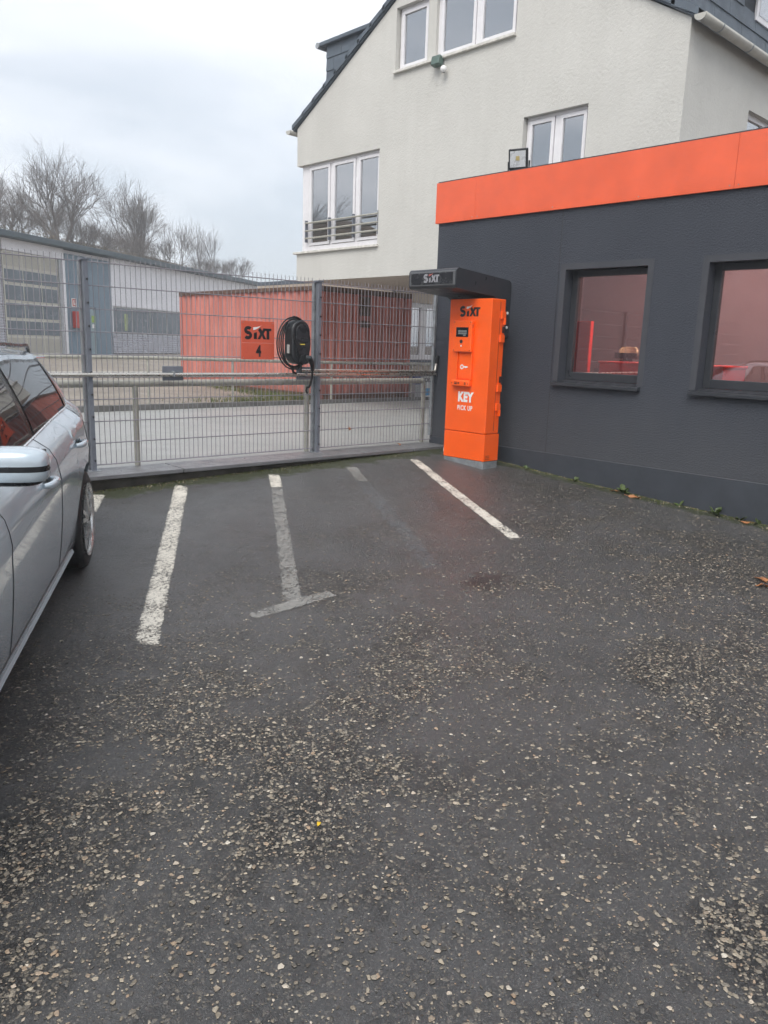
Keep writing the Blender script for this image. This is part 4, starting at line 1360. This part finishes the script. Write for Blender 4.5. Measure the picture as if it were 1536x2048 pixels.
def grow(mb_t, mb_c, p, d, ln, r_, lev, maxlev, rg, spread, droop=0.0, up=.10):
    n = 3 if lev < 2 else 2
    pts = [p]; rs = [r_]
    q, dd = p.copy(), d.copy()
    for i in range(n):
        dd = (dd + Vector((rg.gauss(0, .13), rg.gauss(0, .13), rg.gauss(0, .08) + up * .3))).normalized()
        q = q + dd * ln / n
        pts.append(q.copy()); rs.append(r_ * (1 - .45 * (i + 1) / n))
    (mb_t if lev < 1 else mb_c).tube(pts, rs, 6 if lev < 1 else (4 if lev < 3 else 3), cap=False)
    if lev >= maxlev: return
    kids = rg.choice((3, 3, 4)) if lev < maxlev - 1 else rg.choice((2, 3, 4))
    for c_ in range(kids):
        f = rg.uniform(.35, 1.0) if c_ else 1.0
        i = min(n - 1, int(f * n)); pp = pts[i] + (pts[i + 1] - pts[i]) * (f * n - i if f < 1 else 1)
        ax = dd.orthogonal().normalized()
        ax = Matrix.Rotation(rg.uniform(0, 6.283), 3, dd) @ ax
        ang = rg.uniform(.3, 1.0) * spread * (.45 if c_ == 0 else 1)
        nd = (Matrix.Rotation(ang, 3, ax) @ dd + Vector((0, 0, up * .6))).normalized()
        grow(mb_t, mb_c, pp, nd, ln * rg.uniform(.66, .90), max(r_ * .55, .009), lev + 1, maxlev, rg, spread, droop, up)


def tree_meshes(seed, h, stems, lean, levels, spread, r0, up=.10):
    rg = random.Random(seed)
    tk, cr_ = MB(), MB()
    for i in range(stems):
        a = 2 * math.pi * i / stems + rg.uniform(-.4, .4)
        l_ = lean * rg.uniform(.5, 1.1)
        d = Vector((math.cos(a) * l_, math.sin(a) * l_, 1)).normalized()
        grow(tk, cr_, Vector((math.cos(a) * .12 * stems / 4, math.sin(a) * .12 * stems / 4, -.4)), d, h * rg.uniform(.34, .42), r0 * rg.uniform(.7, 1.1), 0, levels, rg, spread, 0, up)
    a_, b_ = tk.mesh('trunk'), cr_.mesh('crown')
    a_.materials.append(BARK); b_.materials.append(BARK)
    return a_, b_


TYPES = {
    'wide': tree_meshes(3, 5.6, 5, .55, 5, .80, .13),
    'round': tree_meshes(8, 5.2, 6, .45, 5, .66, .10),
    'slim': tree_meshes(15, 4.6, 3, .20, 4, .55, .06, .16),
    'slim2': tree_meshes(33, 4.6, 3, .16, 4, .60, .06, .16),
    'shrub': tree_meshes(21, 2.6, 8, .6, 4, .8, .04),
}
G1, G2, G3, G4 = 'slim trees at the left of the bank', 'slim trees at the right of the bank', 'bare bushes on the bank', 'mirrored trees'
TREES = [
    ('wide', 23.0, 19.5, 7.0, 1.08, 0.3, 'big bare spreading tree, tallest behind the warehouse', None),
    ('round', 35.8, 20.5, 7.0, 1.15, 1.0, 'round-crowned bare tree standing right of the tallest one', None),
    ('slim', 10.0, 19, 7.0, .80, 0, 'leftmost slim bare tree behind the roller door', G1),
    ('slim2', 11.8, 20, 7.0, .95, 4, 'second slim bare tree from the left behind the warehouse', G1),
    ('slim', 13.6, 19, 7.0, .95, 2, 'third slim bare tree from the left behind the warehouse', G1),
    ('slim2', 15.4, 21, 7.0, .9, 5, 'slim bare tree just left of the tallest tree', G1),
    ('slim2', 27.5, 22, 7.0, .75, 1, 'slim bare tree in the gap between the two largest trees', None),
    ('shrub', 24.6, 19, 6.9, 1.0, 1, 'leafless bush right of the tallest tree, below its crown', G3),
    ('shrub', 28.2, 20, 6.9, 1.05, 2, 'leafless bush left of the round-crowned tree', G3),
    ('slim', 39.5, 19, 6.9, .80, 1, 'slim bare tree next to the round-crowned tree on its right', G2),
    ('slim2', 43.0, 20, 6.9, .88, 3, 'second slim bare tree right of the round-crowned tree', G2),
    ('slim', 46.9, 20, 6.8, 1.0, 2, 'tallest of the slim bare trees at the right of the bank', G2),
    ('slim2', 49.4, 19, 6.6, .95, 5, 'rightmost slim bare tree on the bank', G2),
    ('shrub', 53.0, 18.5, 6.6, 1.15, 0, 'rounded leafless bush at the right end of the tree line', None),
    ('shrub', 44.5, 18.5, 6.6, .8, 2, 'small leafless bush at the foot of the slim trees on the right', G3),
    ('shrub', 60.0, 23, 3.6, 1.3, 3, 'small leafless bush just left of the gabled house', None),
    ('shrub', 36.8, 18.5, 6.9, .9, 5, 'leafless bush right of the round-crowned tree', G3),
    ('shrub', 17.2, 18.5, 6.9, .85, 4, 'leafless bush at the left foot of the tallest tree', G3),
    ('round', 8.0, 22, 7.0, .95, 3, 'bare round tree cut by the left edge of the picture', None),
    ('slim2', 18.5, 24, 7.0, 1.05, 2.2, 'slim bare tree half hidden behind the tallest tree', None),
    ('round', 29.0, 25, 7.0, .85, 5, 'smaller round bare tree behind the gap of the two largest', None),
    ('round', 42.5, 25, 6.8, .72, 2, 'smallest round bare tree behind the slim trees', None),
    ('wide', 12.5, 27, 7.2, .95, 5, 'broad bare tree behind the slim trees on the left', None),
    ('wide', 30.0, 30, 7.2, .95, 2, 'broad bare tree far behind the gap of the two largest', None),
    ('wide', 47.0, 30, 7.0, .80, 3.5, 'broad bare tree far behind the slim trees on the right', None),
    ('shrub', 13.0, 18.5, 6.8, 1.0, 1, 'leafless bush at the foot of the slim trees on the left', G3),
    ('shrub', 32.0, 18.5, 6.8, .9, 3, 'leafless bush at the foot of the round-crowned tree', G3),
    ('shrub', 48.5, 18.5, 6.5, .95, 4, 'leafless bush near the right end of the bank', G3),
]
MIRRORED = [('wide', (-13, 51), 1.6, 2, 'broad bare tree far left of the view, mirrored in the house windows'), ('round', (-21, 58), 1.7, 1, 'round bare tree far left of the view, mirrored in the house windows')]
for kind, s, off_, z, sc_, rz, lab, grp in TREES:
    t = empty('bare_bush' if kind == 'shrub' else 'bare_tree', along(s, off_, K + z), rz)
    t.scale = (sc_,) * 3
    tag(t, lab, 'bush' if kind == 'shrub' else 'tree', grp)
    for me, nm in zip(TYPES[kind], ('trunk', 'crown')): link(nm, me, parent=t)

for kind, (x, y), sc_, rz, lab in MIRRORED:
    t = empty('bare_tree', (x, y, K + 2.5), rz)
    t.scale = (sc_,) * 3
    tag(t, lab, 'tree', G4)
    for me, nm in zip(TYPES[kind], ('trunk', 'crown')): link(nm, me, parent=t)

# brambles and dry leaves on the bank: one mass
rg = random.Random(5)
V, F = [], []
for i in range(42000):
    s = rg.uniform(3, 66); off_ = 15.5 + abs(rg.gauss(0, 2.6))
    top = 6.7 if off_ > 18.5 else 4.0 + (off_ - 16) * 1.1
    p = along(s, off_, K + max(0, top) * (1 - max(0, (s - 45)) / 70) + abs(rg.gauss(0, .38)) + .1)
    a = Vector((rg.gauss(0, 1), rg.gauss(0, 1), rg.gauss(0, 1))).normalized() * rg.uniform(.04, .12)
    b = Vector((rg.gauss(0, 1), rg.gauss(0, 1), rg.gauss(0, 1))).normalized() * rg.uniform(.015, .05)
    k = len(V)
    V += [p - a, p + b, p + a, p - b]; F.append((k, k + 1, k + 2, k + 3))
me = bpy.data.meshes.new('undergrowth'); me.from_pydata([tuple(v) for v in V], [], F)
t = NT('undergrowth_leaf')
g_ = t.new('ShaderNodeNewGeometry')
t.set(color=t.ramp(g_.outputs['Random Per Island'], [(0, (.07, .055, .042)), (.4, (.13, .10, .07)), (.75, (.085, .085, .05)), (1, (.24, .16, .07))]), rough=.9)
o = link('undergrowth', me, t.m); tag(o, 'brown and green brambles covering the bank behind the warehouse', 'undergrowth', None, 'stuff')

# grass tufts by the container
V, F = [], []
for i in range(2600):
    s = rg.uniform(0, 1)
    x, y = (10.88 - abs(rg.gauss(0, .18)) - rg.random() * .3, 13.75 + rg.random() ** 1.3 * 4.2) if i % 3 else (9.6 + rg.gauss(0, .7), 13.7 + abs(rg.gauss(0, .35)))
    z = K - 1.26
    h = rg.uniform(.05, .17); a = rg.uniform(0, 6.28); w = .010
    tx, ty = rg.gauss(0, .06), rg.gauss(0, .06)
    k = len(V)
    V += [(x - w * math.cos(a), y - w * math.sin(a), z - .03), (x + w * math.cos(a), y + w * math.sin(a), z - .03), (x + tx, y + ty, z + h)]; F.append((k, k + 1, k + 2))
me = bpy.data.meshes.new('grass'); me.from_pydata(V, [], F)
t = NT('dry_grass'); g_ = t.new('ShaderNodeNewGeometry')
t.set(color=t.ramp(g_.outputs['Random Per Island'], [(0, (.05, .08, .02)), (.6, (.10, .14, .035)), (1, (.26, .20, .10))]), rough=.8)
o = link('grass', me, t.m); tag(o, 'ragged grass along the foot of the container', 'grass', None, 'stuff')

# white flat-roofed shed far behind
sh = empty('distant_shed', along(62, 6, K - .6), WANG)
tag(sh, 'low white shed far behind, between warehouse and gabled house', 'building')
MB().box(-6, 9, 0, 5, 0, 6.2).build('wall', CLAD, sh); MB().box(-6.2, 9.2, -.3, 5.2, 6.2, 6.45).build('roof', FRAME, sh)

# ------------------------------------------------------------------ silver estate car
TH = R(31.0)
CARP = (2.05, 4.93)            # foot of the visible rear wheel
vf = Vector((-math.sin(TH), -math.cos(TH), 0)); vl = Vector((math.cos(TH), -math.sin(TH), 0))
g0 = gz(*CARP); g1 = gz(CARP[0] + vf.x * 2.8, CARP[1] + vf.y * 2.8)
gr = gz(CARP[0] - vl.x * 1.75, CARP[1] - vl.y * 1.75)
HWc = .895
fwd = (vf * 2.8 + Vector((0, 0, g1 - g0))).normalized()
lft = (vl * 1.75 + Vector((0, 0, g0 - gr))).normalized()
upv = fwd.cross(lft).normalized(); lft = upv.cross(fwd)
car = bpy.data.objects.new('parked_car', None); COL.objects.link(car)
car.matrix_world = Matrix.Translation(Vector((CARP[0], CARP[1], g0 + .003)) - lft * HWc) @ Matrix((fwd, lft, upv)).transposed().to_4x4()
tag(car, 'silver-grey estate car parked at the left, nose towards the viewer', 'car')

t = NT('silver_blue_paint')
c = t.coord()
dr1 = t.new('ShaderNodeTexVoronoi', {'Vector': c, 'Scale': 55.0})
drop = t.ramp(dr1.outputs['Distance'], [(.18, 1), (.34, 0)])
s3 = t.new('ShaderNodeSeparateXYZ', {0: c})
dmask = t.math('MULTIPLY', drop, t.ramp(s3.outputs[2], [(.80, 0), (.92, .8)]))
t.set(color=(.46, .53, .585), metal=.3, rough=.26, coat=1.0, coatr=.04, normal=t.bump(dmask, .35, .003))
CARP_M = t.m
CGLASS = NT('car_glass'); CGLASS.set(color=(.012, .013, .015), rough=.03, ior=1.9, spec=.7); CGLASS = CGLASS.m
CHROME = simple('satin_chrome', (.70, .70, .70), .2, .9, .03)
RIM = simple('silver_rim', (.62, .62, .61), .28, .75, .05)
CBLACK = simple('car_black_trim', (.010, .011, .013), .3)
TAIL = simple('tail_red', (.35, .012, .015), .15, 0, .05)

XR, XF, WBs = -.86, 3.72, 2.83
AR, AZ = .365, .335


def interp(x, tab):
    for (xa, a), (xb, b) in zip(tab, tab[1:]):
        if x <= xb:
            q = (x - xa) / (xb - xa); q = max(0, min(1, q)); q = q * q * (3 - 2 * q)
            return a + (b - a) * q
    return tab[-1][1]


def plan(x):      # half-width factor
    return interp(x, [(XR, .60), (XR + .10, .80), (-.45, .93), (-.05, 1.0), (1.2, 1.0), (2.5, 1.0), (3.1, .97), (3.5, .84), (XF, .60)])


def belt(x): return interp(x, [(XR, .95), (-.5, 1.045), (0, 1.035), (1.4, .995), (2.4, .975), (3.1, .86), (XF, .66)])


def roofz(x): return interp(x, [(XR, .97), (-.74, 1.16), (-.48, 1.335), (-.1, 1.40), (.7, 1.445), (1.25, 1.435), (1.65, 1.36), (2.35, 1.02), (2.55, .985), (3.1, .89), (XF, .68)])


def side_y(x, z):
    """half width of the body at height z (below the belt)"""
    b = belt(x)
    t_ = [(.16, .80), (.24, .845), (.34, .865), (.46, .880), (.60, .893), (.74, .897), (.78, .900), (.845, .888), (b - .075, .868), (b - .03, .815), (b, .765)]
    y = interp_lin(z, t_)
    return y * plan(x)


def interp_lin(v, tab):
    if v <= tab[0][0]: return tab[0][1]
    for (a, p), (b, q) in zip(tab, tab[1:]):
        if v <= b: return p + (q - p) * (v - a) / max(1e-6, b - a)
    return tab[-1][1]


def green_y(x, z):
    """half width of the greenhouse between belt and roof edge"""
    b, r_ = belt(x), roofz(x)
    q = (z - b) / max(.05, (r_ - .035) - b)
    q = max(0, min(1, q))
    return (.765 - .175 * q ** 1.25) * plan(x) * (1 - .0 * q)


def bottom(x):
    z = interp(x, [(XR, .34), (-.55, .24), (-.4, .20), (.4, .19), (2.4, .19), (3.3, .22), (XF, .30)])
    for xc in (0, WBs):
        d = abs(x - xc)
        if d < AR: z = max(z, AZ + math.sqrt(AR * AR - d * d))
    return z


stn = sorted(set([round(v, 4) for v in list(np.linspace(XR, -.40, 12)) + list(np.linspace(.40, 2.42, 24)) + list(np.linspace(3.22, XF, 10)) +
             [xc + AR * math.sin(a) for xc in (0, WBs) for a in np.linspace(-math.pi / 2, math.pi / 2, 25)] + [-.3655, .3655, WBs - .3655, WBs + .3655]]))
rowsL = []
for x in stn:
    zb, b, rz_ = bottom(x), belt(x), roofz(x)
    sec = [(x, side_y(x, zb) - .05, zb + .0)]
    for q in np.linspace(0, 1, 16):
        z = zb + (b - zb) * q
        sec.append((x, side_y(x, z), z))
    for q in (.25, .5, .75, 1.0):
        z = b + max(.012, (rz_ - .035) - b) * q
        sec.append((x, green_y(x, z), z))
    ye = green_y(x, rz_ - .035)
    for f, dz in ((.93, .018), (.75, .03), (.45, .036), (0, .04)):
        sec.append((x, ye * f, max(rz_ - .035, b + .012) + dz))
    rowsL.append(sec)
mb = MB()
full = []
for sec in rowsL:
    full.append(sec + [(p[0], -p[1], p[2]) for p in reversed(sec[:-1])])
mb.grid(full)
n = len(full[0])
mb.f.append(tuple(range(n))); mb.f.append(tuple(reversed(range((len(full) - 1) * n, len(full) * n))))
body = mb.build('body', CARP_M, car, smooth=True, angle=32)
MB().box(-.80, 3.6, -.70, .70, .18, .60).build('underbody', CBLACK, car)
for xc in (0, WBs):
    for sg_ in (1, -1):
        rows = []
        for yy in (.60, .845):
            rows.append([(xc + (AR - .004) * math.cos(a), sg_ * yy, AZ + (AR - .004) * math.sin(a)) for a in np.linspace(-.35, math.pi + .35, 24)])
        MB().grid(rows).build('wheel_liner', CBLACK, car)


def patch(name, mat, x0f, x1f, z0, z1, off=.004, nx=10, nz=5, parent=car, f=green_y):
    """curved panel on the side: z from z0(x) to z1(x); left and right borders may slant: x0f(q), x1f(q) for q = 0 bottom .. 1 top"""
    rows = []
    for j in range(nz + 1):
        q = j / nz
        row = []
        for i in range(nx + 1):
            x = x0f(q) + (x1f(q) - x0f(q)) * i / nx
            z = z0(x) + (z1(x) - z0(x)) * q
            row.append((x, f(x, z) + off, z))
        rows.append(row)
    return MB().grid(rows).build(name, mat, parent, smooth=True)


gb = lambda x: belt(x) + .012
gt_ = lambda x: max(belt(x) + .02, roofz(x) - .075)
surr = patch('window_surround', CBLACK, lambda q: -.38 + .17 * q, lambda q: 2.15 - .62 * q, lambda x: belt(x) + .002, lambda x: max(belt(x) + .012, roofz(x) - .058), .003, 30)
rear_door = patch('door_glass', CGLASS, lambda q: -.03 - .02 * q, lambda q: .86 - .02 * q, gb, gt_, .007)
patch('quarter_glass', CGLASS, lambda q: -.32 + .15 * q, lambda q: -.08 - .02 * q, gb, gt_, .007)
patch('door_glass', CGLASS, lambda q: .96 - .02 * q, lambda q: 2.02 - .55 * q, gb, gt_, .007, 14)
for ln in ('belt_trim',):
    MB().tube([(x, side_y(x, belt(x)) + .004, belt(x) + .004) for x in np.linspace(-.37, 2.2, 24)], .007, 5).build(ln, CHROME, car, smooth=True)
# roof rail
MB().tube([(x, green_y(x, roofz(x) - .035) * .93, roofz(x) + (.022 if -.35 < x < 1.15 else -.02)) for x in np.linspace(-.46, 1.3, 20)], .013, 7).build('roof_rail', CBLACK, car, smooth=True)
MB().box(-.70, -.40, -.55, .55, -.012, .012).build('spoiler', CARP_M, car, bevel=.008, loc=(0, 0, roofz(-.45) + .015), rot=(0, R(-4), 0))
# shut lines of the doors
for x in (-.12, .905, 2.02):
    def arch_x(z): return x - (.26 * max(0, (.78 - z)) ** 1.0 if x < 0 else 0) * (-1 if x < 0 else 0)
    pts = [(arch_x(z), side_y(arch_x(z), z) + .0005, z) for z in np.linspace(.30 if x > 0 else .66, belt(x), 14)]
    MB().tube(pts, .0022, 4).build('shut_line', BLACK, car)
MB().tube([(x, side_y(x, .295) + .0005, .295) for x in np.linspace(.42, 2.36, 14)], .003, 4).build('shut_line', BLACK, car)
# sill cover
MB().tube([(x, side_y(x, .22) - .01, .225) for x in np.linspace(.40, 2.40, 12)], .030, 8).build('sill_cover', CARP_M, car, smooth=True)


def handle(x, z):
    y = side_y(x, z)
    cup = MB()
    cup.grid([[(x + .075 * r_ * math.cos(a), y + .001 + (.0015 if r_ == 1 else .001), z + .030 * r_ * math.sin(a)) for a in np.linspace(0, 2 * math.pi, 18, endpoint=False)] for r_ in (1.0, .6, .05)], True)
    cup.build('handle_cup', CBLACK, car)
    h_ = MB().tube([(x - .115, y + .002, z - .002), (x - .10, y + .022, z), (x - .05, y + .037, z + .002), (x + .05, y + .037, z + .004), (x + .085, y + .024, z + .004), (x + .10, y + .004, z + .004)], [.010, .016, .0175, .0175, .016, .012], 10)
    h_.build('door_handle', CARP_M, car, smooth=True)


handle(.24, .865)
handle(1.22, .845)
# mirror
mr = empty('wing_mirror', (1.98, .885, 1.055)); mr.parent = car
def blob(x0, y0, z0, rx, ry, rz_, a0=0, a1=180, e=.62):
    rows = []
    for p in np.linspace(a0, a1, 15):
        row = []
        for q in np.linspace(0, 360, 28, endpoint=False):
            sx, sy, sz = math.sin(R(p)) * math.cos(R(q)), math.sin(R(p)) * math.sin(R(q)), math.cos(R(p))
            pw = lambda v: math.copysign(abs(v) ** e, v)
            row.append((x0 + rx * pw(sx), y0 + ry * pw(sy), z0 + rz_ * pw(sz)))
        rows.append(row)
    return MB().grid(rows, True)
blob(0, .03, .03, .075, .135, .075, 0, 88).build('mirror_cap', CARP_M, mr, smooth=True)
blob(0, .03, .030, .073, .132, .073, 86, 96).build('cap_gap', CBLACK, mr, smooth=True)
blob(0, .03, .026, .0745, .134, .072, 92, 122).build('mirror_cap', CARP_M, mr, smooth=True)
blob(0, .03, .022, .072, .130, .070, 112, 180).build('lower_shell', CBLACK, mr, smooth=True)
MB().tube([(0, -.20, -.05), (0, -.06, -.02)], [.05, .035], 8).build('mirror_arm', CBLACK, mr, smooth=True)
MB().box(-.079, -.072, -.075, .14, -.03, .085).build('mirror_glass', CGLASS, mr, bevel=.003)
# tail lamp wrapping round the rear corner
patch('tail_light', TAIL, lambda q: XR + .02, lambda q: -.60 + .06 * q, lambda x: .78, lambda x: .90, .006, 8, 4, car, side_y)
# windscreen, rear glass, lamps and grille
def top_z(x, f):
    b_ = max(roofz(x) - .035, belt(x) + .012)
    return b_ + interp_lin(abs(f), [(0, .04), (.45, .036), (.75, .03), (.93, .018), (1, 0)])


def top_patch(name, mat, xa, xb, f, lift=.007, n=10):
    rows_ = []
    for i in range(n + 1):
        x = xa + (xb - xa) * i / n
        ye = green_y(x, roofz(x) - .035)
        rows_.append([(x, ye * q, top_z(x, q) + lift) for q in np.linspace(-f, f, 17)])
    return MB().grid(rows_).build(name, mat, car, smooth=True)


top_patch('windscreen', CGLASS, 1.56, 2.34, .90)
top_patch('rear_glass', CGLASS, -.80, -.54, .86)
for sg_ in (1, -1):
    rows_ = []
    for z in np.linspace(.56, .68, 5):
        rows_.append([(x, sg_ * (side_y(x, z) + .006), z) for x in np.linspace(3.18, XF - .012, 12)])
    MB().grid(rows_).build('headlight', simple('headlight_glass', (.35, .37, .39), .08, .4), car, smooth=True)
MB().box(XF - .03, XF + .012, -.40, .40, .52, .64).build('grille', CBLACK, car, bevel=.02)
MB().box(XF - .03, XF + .008, -.52, .52, .33, .44).build('bumper_intake', CBLACK, car, bevel=.02)
MB().box(XF + .012, XF + .020, -.26, .26, .455, .565).build('number_plate', WHITE, car, bevel=.003)
# wheels
def wheel(xc, sg_):
    wh_ = empty('wheel', (xc, sg_ * .775, .325)); wh_.parent = car
    rr, ww = .325, .225
    prof = [(.235, -ww / 2 + .01), (.275, -ww / 2), (.305, -ww / 2 + .012), (.322, -ww / 2 + .04), (.325, 0), (.322, ww / 2 - .04), (.305, ww / 2 - .012), (.275, ww / 2), (.235, ww / 2 - .01), (.225, 0)]
    ang = np.linspace(0, 2 * math.pi, 56, endpoint=False)
    MB().grid([[(r_ * math.cos(a), y, r_ * math.sin(a)) for a in ang] for r_, y in prof + prof[:1]], True).build('tyre', RUBBER, wh_, smooth=True)
    o_ = sg_ * ww / 2
    rim = MB()
    rp = [(.240, .004), (.234, -.002), (.222, -.006), (.218, -.02)]
    rim.grid([[(r_ * math.cos(a), o_ + sg_ * d, r_ * math.sin(a)) for a in ang] for r_, d in rp], True)
    rm = rim.build('rim', RIM, wh_, smooth=True)
    MB().tube([(0, o_ - sg_ * .055, 0), (0, o_ - sg_ * .11, 0)], .224, 40).build('brake_disc', simple('brake_dark', (.006, .006, .006), 1.0), wh_)
    for k in range(5):
        for dl in (-.17, .17):
            a0 = 2 * math.pi * k / 5 + .35
            a1 = a0 + dl
            ra = [(.03 * math.cos(a0), .03 * math.sin(a0)), (.222 * math.cos(a1), .222 * math.sin(a1))]
            px_, pz_ = -math.sin(a0), math.cos(a0)
            w0, w1 = .015, .013
            pl_ = [(ra[0][0] - px_ * w0, ra[0][1] - pz_ * w0), (ra[1][0] - px_ * w1, ra[1][1] - pz_ * w1), (ra[1][0] + px_ * w1, ra[1][1] + pz_ * w1), (ra[0][0] + px_ * w0, ra[0][1] + pz_ * w0)]
            MB().prism(pl_, .03, lambda u, v, w: (u, o_ - sg_ * (.036 - w * 1.0 + (.0 if math.hypot(u, v) > .1 else -.012)), v)).build('spoke', RIM, rm)
    MB().tube([(0, o_ - sg_ * .05, 0), (0, o_ - sg_ * .002, 0)], .042, 20).build('hub_cap', RIM, rm, smooth=True, bevel=.004)


for xc in (0, WBs):
    for sg_ in (1, -1): wheel(xc, sg_)

# ------------------------------------------------------------------ weeds and fallen leaves
def leaf_mesh(seed, lobes=0):
    rg_ = random.Random(seed)
    pts = []
    n = 14
    for i in range(n):
        a = 2 * math.pi * i / n
        r_ = .5 + (.22 * math.cos(lobes * a) if lobes else 0) + rg_.uniform(-.06, .06)
        pts.append((r_ * math.cos(a), r_ * math.sin(a) * (.8 if lobes else .45), .10 * math.sin(a * 2 + seed) + rg_.uniform(-.03, .03)))
    mb_ = MB(); mb_.add([(0, 0, .06)] + pts, [(0, i + 1, (i + 1) % n + 1) for i in range(n)])
    mb_.tube([(-.5, 0, .0), (-.85, .05, .04)], .02, 4)
    return mb_.mesh('fallen_leaf')


def fallen(x, y, size_, mat, label, lobes=0, rz=0, tilt=.15, z=None):
    me = leaf_mesh(int(x * 100 + y * 10) % 97, lobes); me.materials.append(mat)
    o_ = link('fallen_leaf', me, loc=(x, y, (gz(x, y) if z is None else z) + .012), rot=(tilt, tilt * .5, rz))
    o_.scale = (size_,) * 3
    s_ = o_.modifiers.new('thick', 'SOLIDIFY'); s_.thickness = .01
    tag(o_, label, 'leaf')


fallen(5.66, 1.99, .11, LEAF_B, 'orange-brown dry leaf on the asphalt at the right edge', 5, .4)
fallen(5.52, 1.93, .09, LEAF_B, 'smaller orange-brown leaf beside the one at the right edge', 5, 1.8)
fallen(1.526, 1.869, .028, LEAF_Y, 'tiny yellow leaf lying alone on the asphalt', 0, .7)
fallen(7.20, 3.85, .13, LEAF_B, 'long tan leaf lying beside the weeds at the office wall', 0, -1.0)
fallen(7.25, 4.12, .08, LEAF_B, 'curled brown leaf caught left of the largest wall weed', 5, 2)
fallen(7.22, 2.75, .10, LEAF_B, 'brown leaf at the office wall near the right edge', 0, 1.4)
p_ = fpos(-1.38, -.03, K - .985); fallen(p_.x, p_.y, .05, LEAF_B, 'small brown leaf caught in the fence wires', 5, 0, 1.3, p_.z)
p_ = fpos(-.60, -.05, K - 1.21); fallen(p_.x, p_.y, .055, LEAF_B, 'small brown leaf on the coping below the fence', 5, 0, .5, p_.z)


def weed(x, y, n, size_, label, seed, grp=None):
    rg_ = random.Random(seed)
    w_ = empty('weed', (x, y, gz(x, y)))
    tag(w_, label, 'weed', grp)
    for i in range(n):
        a = rg_.uniform(0, 6.28); l_ = size_ * rg_.uniform(.6, 1.1); el = rg_.uniform(.25, 1.1)
        d = Vector((math.cos(a) * math.cos(el), math.sin(a) * math.cos(el), math.sin(el)))
        s_ = d.cross(Vector((0, 0, 1))).normalized() * l_ * .22
        u_ = Vector((0, 0, -l_ * .12))
        p0, p1, p2, p3 = Vector((0, 0, -.01)), d * l_ * .35, d * l_ * .75 + u_ * .3, d * l_ + u_
        m_ = MB(); m_.add([p0, p1 + s_ * .8, p2 + s_, p3, p2 - s_, p1 - s_ * .8, p1 - Vector((0, 0, l_ * .04)), p2 - Vector((0, 0, l_ * .05))],
                          [(0, 1, 6), (0, 6, 5), (1, 2, 7, 6), (6, 7, 4, 5), (2, 3, 7), (7, 3, 4)])
        m_.build('leaf', LEAF_G, w_)


weed(7.27, 4.02, 9, .13, 'largest green weed clump at the office wall, beside dry leaves', 1)
weed(7.29, 4.62, 7, .07, 'pale green weed at the wall left of the largest clump', 2)
weed(7.30, 5.28, 6, .06, 'small weed nearest the kiosk at the office wall', 3)
weed(7.29, 3.43, 6, .08, 'low weed at the wall right of the largest clump', 4)
weed(7.28, 3.05, 9, .11, 'upright green weed at the wall below the second window', 5)
weed(7.28, 2.83, 8, .09, 'bushy weed at the wall close to the right edge', 6)
weed(7.29, 2.66, 8, .08, 'last weed at the wall at the right edge', 7)

# moss, grit and rotting leaf bits gathered along the wall foot and under the coping: one mass
rg = random.Random(9)
V, F = [], []
for i in range(5200):
    if i % 2:
        y = rg.uniform(1.5, 6.6); x = 7.335 - abs(rg.gauss(0, .028)) * (1 + 1.6 * (math.sin(y * 5.3) + math.sin(y * 2.1 + 1) > .6))
    else:
        x = rg.uniform(1.8, 7.2); y = fence_y(x) - .255 - abs(rg.gauss(0, .03)) * (1 + 1.5 * (math.sin(x * 4.1) > .3))
    z = gz(x, y)
    r_ = rg.uniform(.003, .011)
    k = len(V)
    a = rg.uniform(0, 6.28)
    for q in range(3): V.append((x + r_ * math.cos(a + q * 2.09), y + r_ * math.sin(a + q * 2.09), z - .002 + rg.uniform(0, .004)))
    V.append((x + rg.gauss(0, .003), y + rg.gauss(0, .003), z + r_ * rg.uniform(.5, 1.5)))
    F += [(k, k + 1, k + 3), (k + 1, k + 2, k + 3), (k + 2, k, k + 3)]
me = bpy.data.meshes.new('moss_and_grit'); me.from_pydata(V, [], F)
t = NT('moss_and_grit'); g_ = t.new('ShaderNodeNewGeometry')
t.set(color=t.ramp(g_.outputs['Random Per Island'], [(0, (.02, .018, .014)), (.35, (.045, .06, .015)), (.65, (.08, .10, .025)), (.82, (.12, .085, .05)), (1, (.28, .24, .18))]), rough=.9)
o = link('moss_and_grit', me, t.m); tag(o, 'moss, grit and leaf bits along the foot of the walls', 'moss', None, 'stuff')

# ------------------------------------------------------------------ damp November air
hz = MB().box(-70, 110, -40, 150, K - 3.4, K + 19).build('haze', None)
hz.data.materials.append(bpy.data.materials.new('haze'))
hm = hz.data.materials[0]; hm.use_nodes = True
hn, hl = hm.node_tree.nodes, hm.node_tree.links
hn.clear()
pv = hn.new('ShaderNodeVolumePrincipled')
pv.inputs['Color'].default_value = (.90, .93, .97, 1); pv.inputs['Density'].default_value = .0026
oo = hn.new('ShaderNodeOutputMaterial'); hl.new(pv.outputs[0], oo.inputs['Volume'])
tag(hz, 'pale damp haze lying over the whole yard', 'haze', None, 'stuff')
